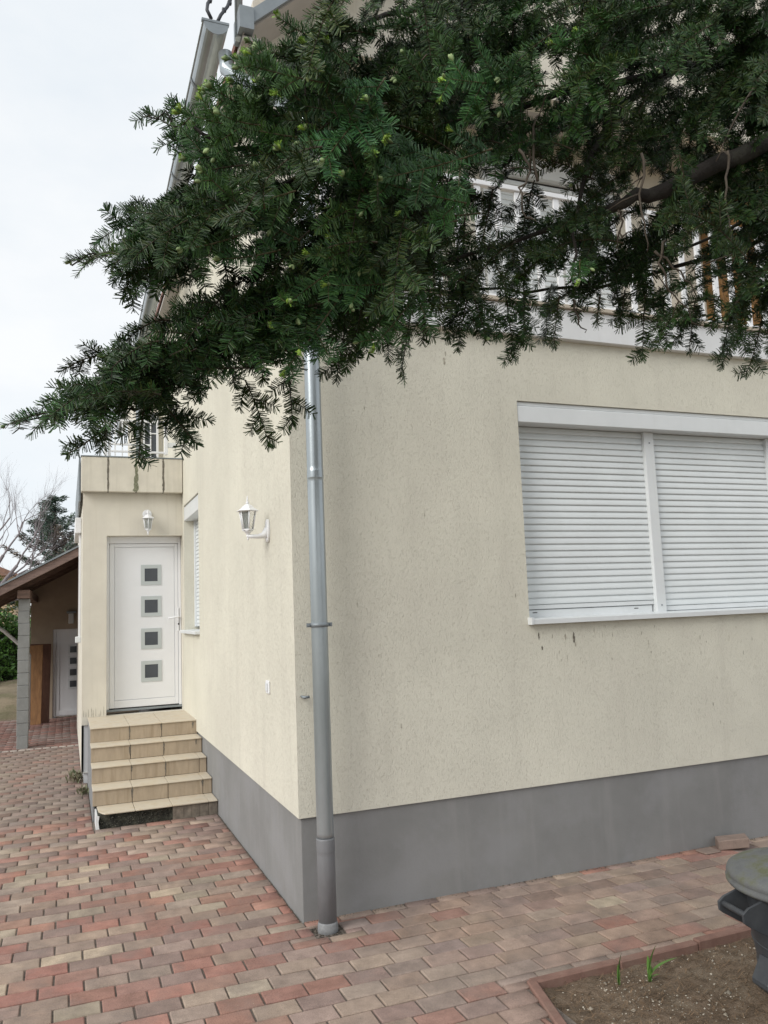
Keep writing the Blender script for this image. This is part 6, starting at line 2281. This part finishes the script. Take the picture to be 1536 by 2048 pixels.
def spray_geo(P0, P1, sag, kind, g, coarse=False):
    """one fir spray: main axis, side twigs in a flat fan, needles on all of them. Returns needle verts/cols, twig tubes and bud list"""
    P0, P1 = np.array(P0), np.array(P1)
    L = np.linalg.norm(P1 - P0)
    ax = nrmz(P1 - P0)
    nrm = UPV + g.normal(0, .35, 3)
    if kind == 3 or kind == 2:
        nrm = nrmz(UPV * .6 + nrmz(TOCAM - P0) * 1.1 + g.normal(0, .12, 3))
    elif kind == 1:
        nrm = nrmz(nrmz(TOCAM - P0) + g.normal(0, .55, 3))
    else:
        nrm = nrmz(UPV * .7 + nrmz(TOCAM - P0) * .55 + g.normal(0, .45, 3))
    nrm = nrmz(nrm - ax * np.dot(nrm, ax))
    side = np.cross(ax, nrm)
    twigs = []                           # (points array, age)
    NA = 9

    def axis_pt(t):
        return P0 + (P1 - P0) * t + np.array([0, 0, -1.0]) * sag * 4 * t * (1 - t) * (-1) + np.array([0, 0, -sag * .5]) * t * t
    A = np.array([axis_pt(t) for t in np.linspace(0, 1, NA)])
    twigs.append((A, 1.0, 0.0030))
    step = (0.056 if kind != 1 else 0.06) if not coarse else 0.06
    t = 0.06 + g.uniform(0, .05)
    sgn = 1 if g.random() < .5 else -1
    while t < 0.95:
        p = axis_pt(t)
        d_ax = nrmz(axis_pt(min(t + .05, 1)) - axis_pt(t))
        env = min(1.0, (t + .25) * 1.3) * (1 - t) ** .65 + .16
        l = min(.19 if kind != 1 else .12, .55 * L) * env * g.uniform(.65, 1.15)
        ang = math.radians(g.uniform(42, 62))
        d = nrmz(d_ax * math.cos(ang) + side * sgn * math.sin(ang) + nrm * g.normal(0, .16))
        droop = g.uniform(.05, .45) if kind != 3 else g.uniform(-.05, .12)
        q1 = p + d * l * .5 + np.array([0, 0, -droop * l * .12])
        q2 = p + d * l + np.array([0, 0, -droop * l * .5])
        tw = np.array([p, p + (q1 - p) * .5, q1, q1 + (q2 - q1) * .5, q2])
        if l > .03:
            twigs.append((tw, .6, 0.0018))
            if l > .10 and not coarse:
                for s2 in (1, -1):
                    if g.random() < .5:
                        u = g.uniform(.35, .7)
                        b0 = p + (q2 - p) * u
                        l2 = l * g.uniform(.25, .42)
                        d2 = nrmz(d * math.cos(.85) + np.cross(d, nrm) * s2 * math.sin(.85) + nrm * g.normal(0, .15))
                        e2 = b0 + d2 * l2 + np.array([0, 0, -droop * l2 * .4])
                        twigs.append((np.array([b0, (b0 + e2) / 2 + nrm * .002, e2]), .5, .0014))
        sgn = -sgn
        t += step / L * g.uniform(.75, 1.25)
    return twigs, nrm


def needle_mesh(twigs, nrm, g, kind, per_m, nl, nw, base_cols):
    NV, NC = [], []
    for tw, age, rad in twigs:
        seg = np.linalg.norm(np.diff(tw, axis=0), axis=1)
        cum = np.concatenate([[0], np.cumsum(seg)])
        Lt = cum[-1]
        n = max(6, int(per_m * Lt))
        s = np.sort(g.uniform(0.0, 1.0, n)) * Lt
        if age == 1.0:
            s = Lt * (0.02 + .98 * s / Lt)
        idx = np.clip(np.searchsorted(cum, s) - 1, 0, len(seg) - 1)
        u = (s - cum[idx]) / np.maximum(seg[idx], 1e-6)
        p = tw[idx] + (tw[idx + 1] - tw[idx]) * u[:, None]
        d = tw[idx + 1] - tw[idx]
        d /= np.linalg.norm(d, axis=1)[:, None] + 1e-9
        b = np.cross(d, nrm[None, :])
        b /= np.linalg.norm(b, axis=1)[:, None] + 1e-9
        c = np.cross(b, d)
        phi = np.where(g.random(n) < .5, 0, math.pi) + g.normal(0.0, .22, n)
        up = g.random(n) < .34
        phi = np.where(up, math.pi / 2 + g.normal(0, .75, n), phi)
        lat = b * np.cos(phi)[:, None] + c * np.sin(phi)[:, None]
        fwd = g.uniform(.30, .55, n)
        tipk = np.clip((s / Lt - .85) / .15, 0, 1)
        fwd = fwd + tipk * 1.2
        dirn = lat + d * fwd[:, None]
        dirn /= np.linalg.norm(dirn, axis=1)[:, None]
        ln = nl * g.uniform(.75, 1.15, n) * (1 - .35 * tipk)
        w = np.cross(dirn, c + g.normal(0, .35, (n, 3)))
        w /= np.linalg.norm(w, axis=1)[:, None] + 1e-9
        w *= nw / 2
        curve = c * (0.05 * ln)[:, None]
        e = p + dirn * ln[:, None] - curve
        v = np.stack([p - w * .7, p + w * .7, e + w * .75, e - w * .75], 1)
        NV.append(v)
        col = base_cols[g.integers(0, len(base_cols), n)] * g.uniform(.75, 1.3, (n, 1))
        fresh = np.clip((s / Lt - .55) / .45, 0, 1)[:, None] * (.9 if kind == 3 else .35)
        col = col * (1 - fresh * .5) + np.array([[.05, .105, .035]]) * fresh * .6
        NC.append(np.repeat(col[:, None, :], 4, 1))
    v = np.concatenate(NV).reshape(-1, 3)
    c = np.concatenate(NC).reshape(-1, 3)
    f = np.arange(len(v)).reshape(-1, 4)
    return v, f, c


def tube_np(tw, r, ns=4):
    mb = MB()
    mb.tube([tuple(q) for q in tw], [r * (1 - .6 * i / (len(tw) - 1)) for i in range(len(tw))], ns, cap=False)
    return mb.v, mb.f


DARK = np.array([(.021, .050, .015), (.030, .068, .017), (.016, .038, .016), (.042, .064, .014)])
YOUNG = np.array([(.040, .105, .028), (.055, .135, .034), (.034, .088, .034)])
BUDC = (.30, .42, .12)


def bud(p, d, l, r, g):
    d = nrmz(d)
    a = nrmz(np.cross(d, [0.3, 0.5, 1.0]))
    b = np.cross(d, a)
    prof = ((0.0, .35), (.3, .95), (.65, 1.0), (.9, .6), (1.0, .12))
    v, f = [], []
    for t, k in prof:
        for j in range(6):
            w = 2 * math.pi * j / 6
            v.append(p + d * l * t + (a * math.cos(w) + b * math.sin(w)) * r * k)
    for i in range(len(prof) - 1):
        for j in range(6):
            f.append((i * 6 + j, i * 6 + (j + 1) % 6, (i + 1) * 6 + (j + 1) % 6, (i + 1) * 6 + j))
    return v, f


def build_spray(rec, g):
    P0, P1 = [v / 1000 for v in rec[:3]], [v / 1000 for v in rec[3:6]]
    kind = rec[7]
    tw, nrm = spray_geo(P0, P1, rec[6] / 1000, kind, g)
    pm = {0: 1300, 1: 1150, 2: 1050, 3: 1150}[kind]
    cols = YOUNG if kind == 3 else (np.concatenate([DARK, YOUNG]) if kind == 2 or g.random() < .3 else DARK)
    cols = cols * g.uniform(.7, 1.35) * np.array([g.uniform(.85, 1.25), 1, g.uniform(.8, 1.15)])
    v, f, c = needle_mesh(tw, nrm, g, kind, pm, .0265, .0027, cols)
    V, F, C = [v], [f], [c]
    n = len(v)
    tv, tf = [], []
    for t, age, rad in tw:
        a, b = tube_np(t, rad)
        tf += [tuple(i + len(tv) for i in q) for q in b]
        tv += a
    V.append(np.array(tv)); F.append(np.array(tf) + n)
    C.append(np.tile((.055, .042, .026) if kind != 3 else (.085, .07, .035), (len(tv), 1)))
    n += len(tv)
    if kind == 3 or (kind in (0, 2) and g.random() < .25):
        ends = [(t[-1], t[-1] - t[-2]) for t, age, rad in tw if age > .55]
        pick = ends[:1] + [e for e in ends[1:] if g.random() < (.35 if kind == 3 else .10)]
        for i, (p, d) in enumerate(pick):
            for q in range(3 if i == 0 else (2 if g.random() < .4 else 1)):
                dd = nrmz(d) + g.normal(0, .45 if q else .1, 3)
                open_ = kind == 3 and g.random() < .28
                bv, bf = bud(p, dd, g.uniform(.014, .022) * (1.0 if kind == 3 else .75), g.uniform(.0042, .0058) * (1.0 if kind == 3 else .75), g)
                V.append(np.array(bv)); F.append(np.array(bf) + n); n += len(bv)
                kk = g.uniform(.7, 1.15)
                base = np.array((.30, .43, .08) if open_ else (.25, .33, .15)) * kk
                C.append(np.tile(base, (len(bv), 1)))
                if open_:                                   # brush of soft new needles bursting from the bud
                    m = 22
                    dirs = nrmz(dd)[None, :] * 1.1 + g.normal(0, .5, (m, 3))
                    dirs /= np.linalg.norm(dirs, axis=1)[:, None]
                    w = np.cross(dirs, g.normal(0, 1, (m, 3)))
                    w = w / (np.linalg.norm(w, axis=1)[:, None] + 1e-9) * .0014
                    b0 = p + nrmz(dd) * .006
                    e = b0 + dirs * g.uniform(.009, .018, (m, 1))
                    vv = np.stack([b0 - w * .5 + 0 * e, b0 + w * .5 + 0 * e, e + w, e - w], 1).reshape(-1, 3)
                    V.append(vv); F.append(np.arange(4 * m).reshape(-1, 4) + n); n += 4 * m
                    C.append(np.tile(base * np.array([.85, 1, .9]), (4 * m, 1)))
    return fast_mesh('spray', np.concatenate(V), np.concatenate(F), 4, np.concatenate(C))


g = np.random.default_rng(77)
for rec in SPRAYS:
    obj('spray', build_spray(rec, g), M['needle'], fir)
V, F, C = [], [], []
n = 0
for rec in FILL_SPRAYS:
    P0, P1 = [v / 1000 for v in rec[:3]], [v / 1000 for v in rec[3:6]]
    tw, nrm = spray_geo(P0, P1, rec[6] / 1000, rec[7], g)
    v, f, c = needle_mesh(tw, nrm, g, rec[7], 1150, .0265, .0028, np.concatenate([DARK, YOUNG[:1]]) * g.uniform(.6, 1.2))
    V.append(v); F.append(f + n); C.append(c); n += len(v)
    for t, age, rad in tw:
        a, b = tube_np(t, rad, 3)
        V.append(np.array(a)); F.append(np.array(b) + n); n += len(a)
        C.append(np.tile((.04, .032, .02), (len(a), 1)))
for rec in FAR_SPRAYS:
    P0, P1 = [v / 1000 for v in rec[:3]], [v / 1000 for v in rec[3:6]]
    P1 = [a + (b - a) * 1.5 for a, b in zip(P0, P1)]
    tw, nrm = spray_geo(P0, P1, .03, 0, g, True)
    v, f, c = needle_mesh(tw, nrm, g, 0, 260, .026, .006, DARK)
    V.append(v); F.append(f + n); C.append(c); n += len(v)
tag(obj('foliage', fast_mesh('foliage', np.concatenate(V), np.concatenate(F), 4, np.concatenate(C)), M['needle'], fir), kind='stuff')
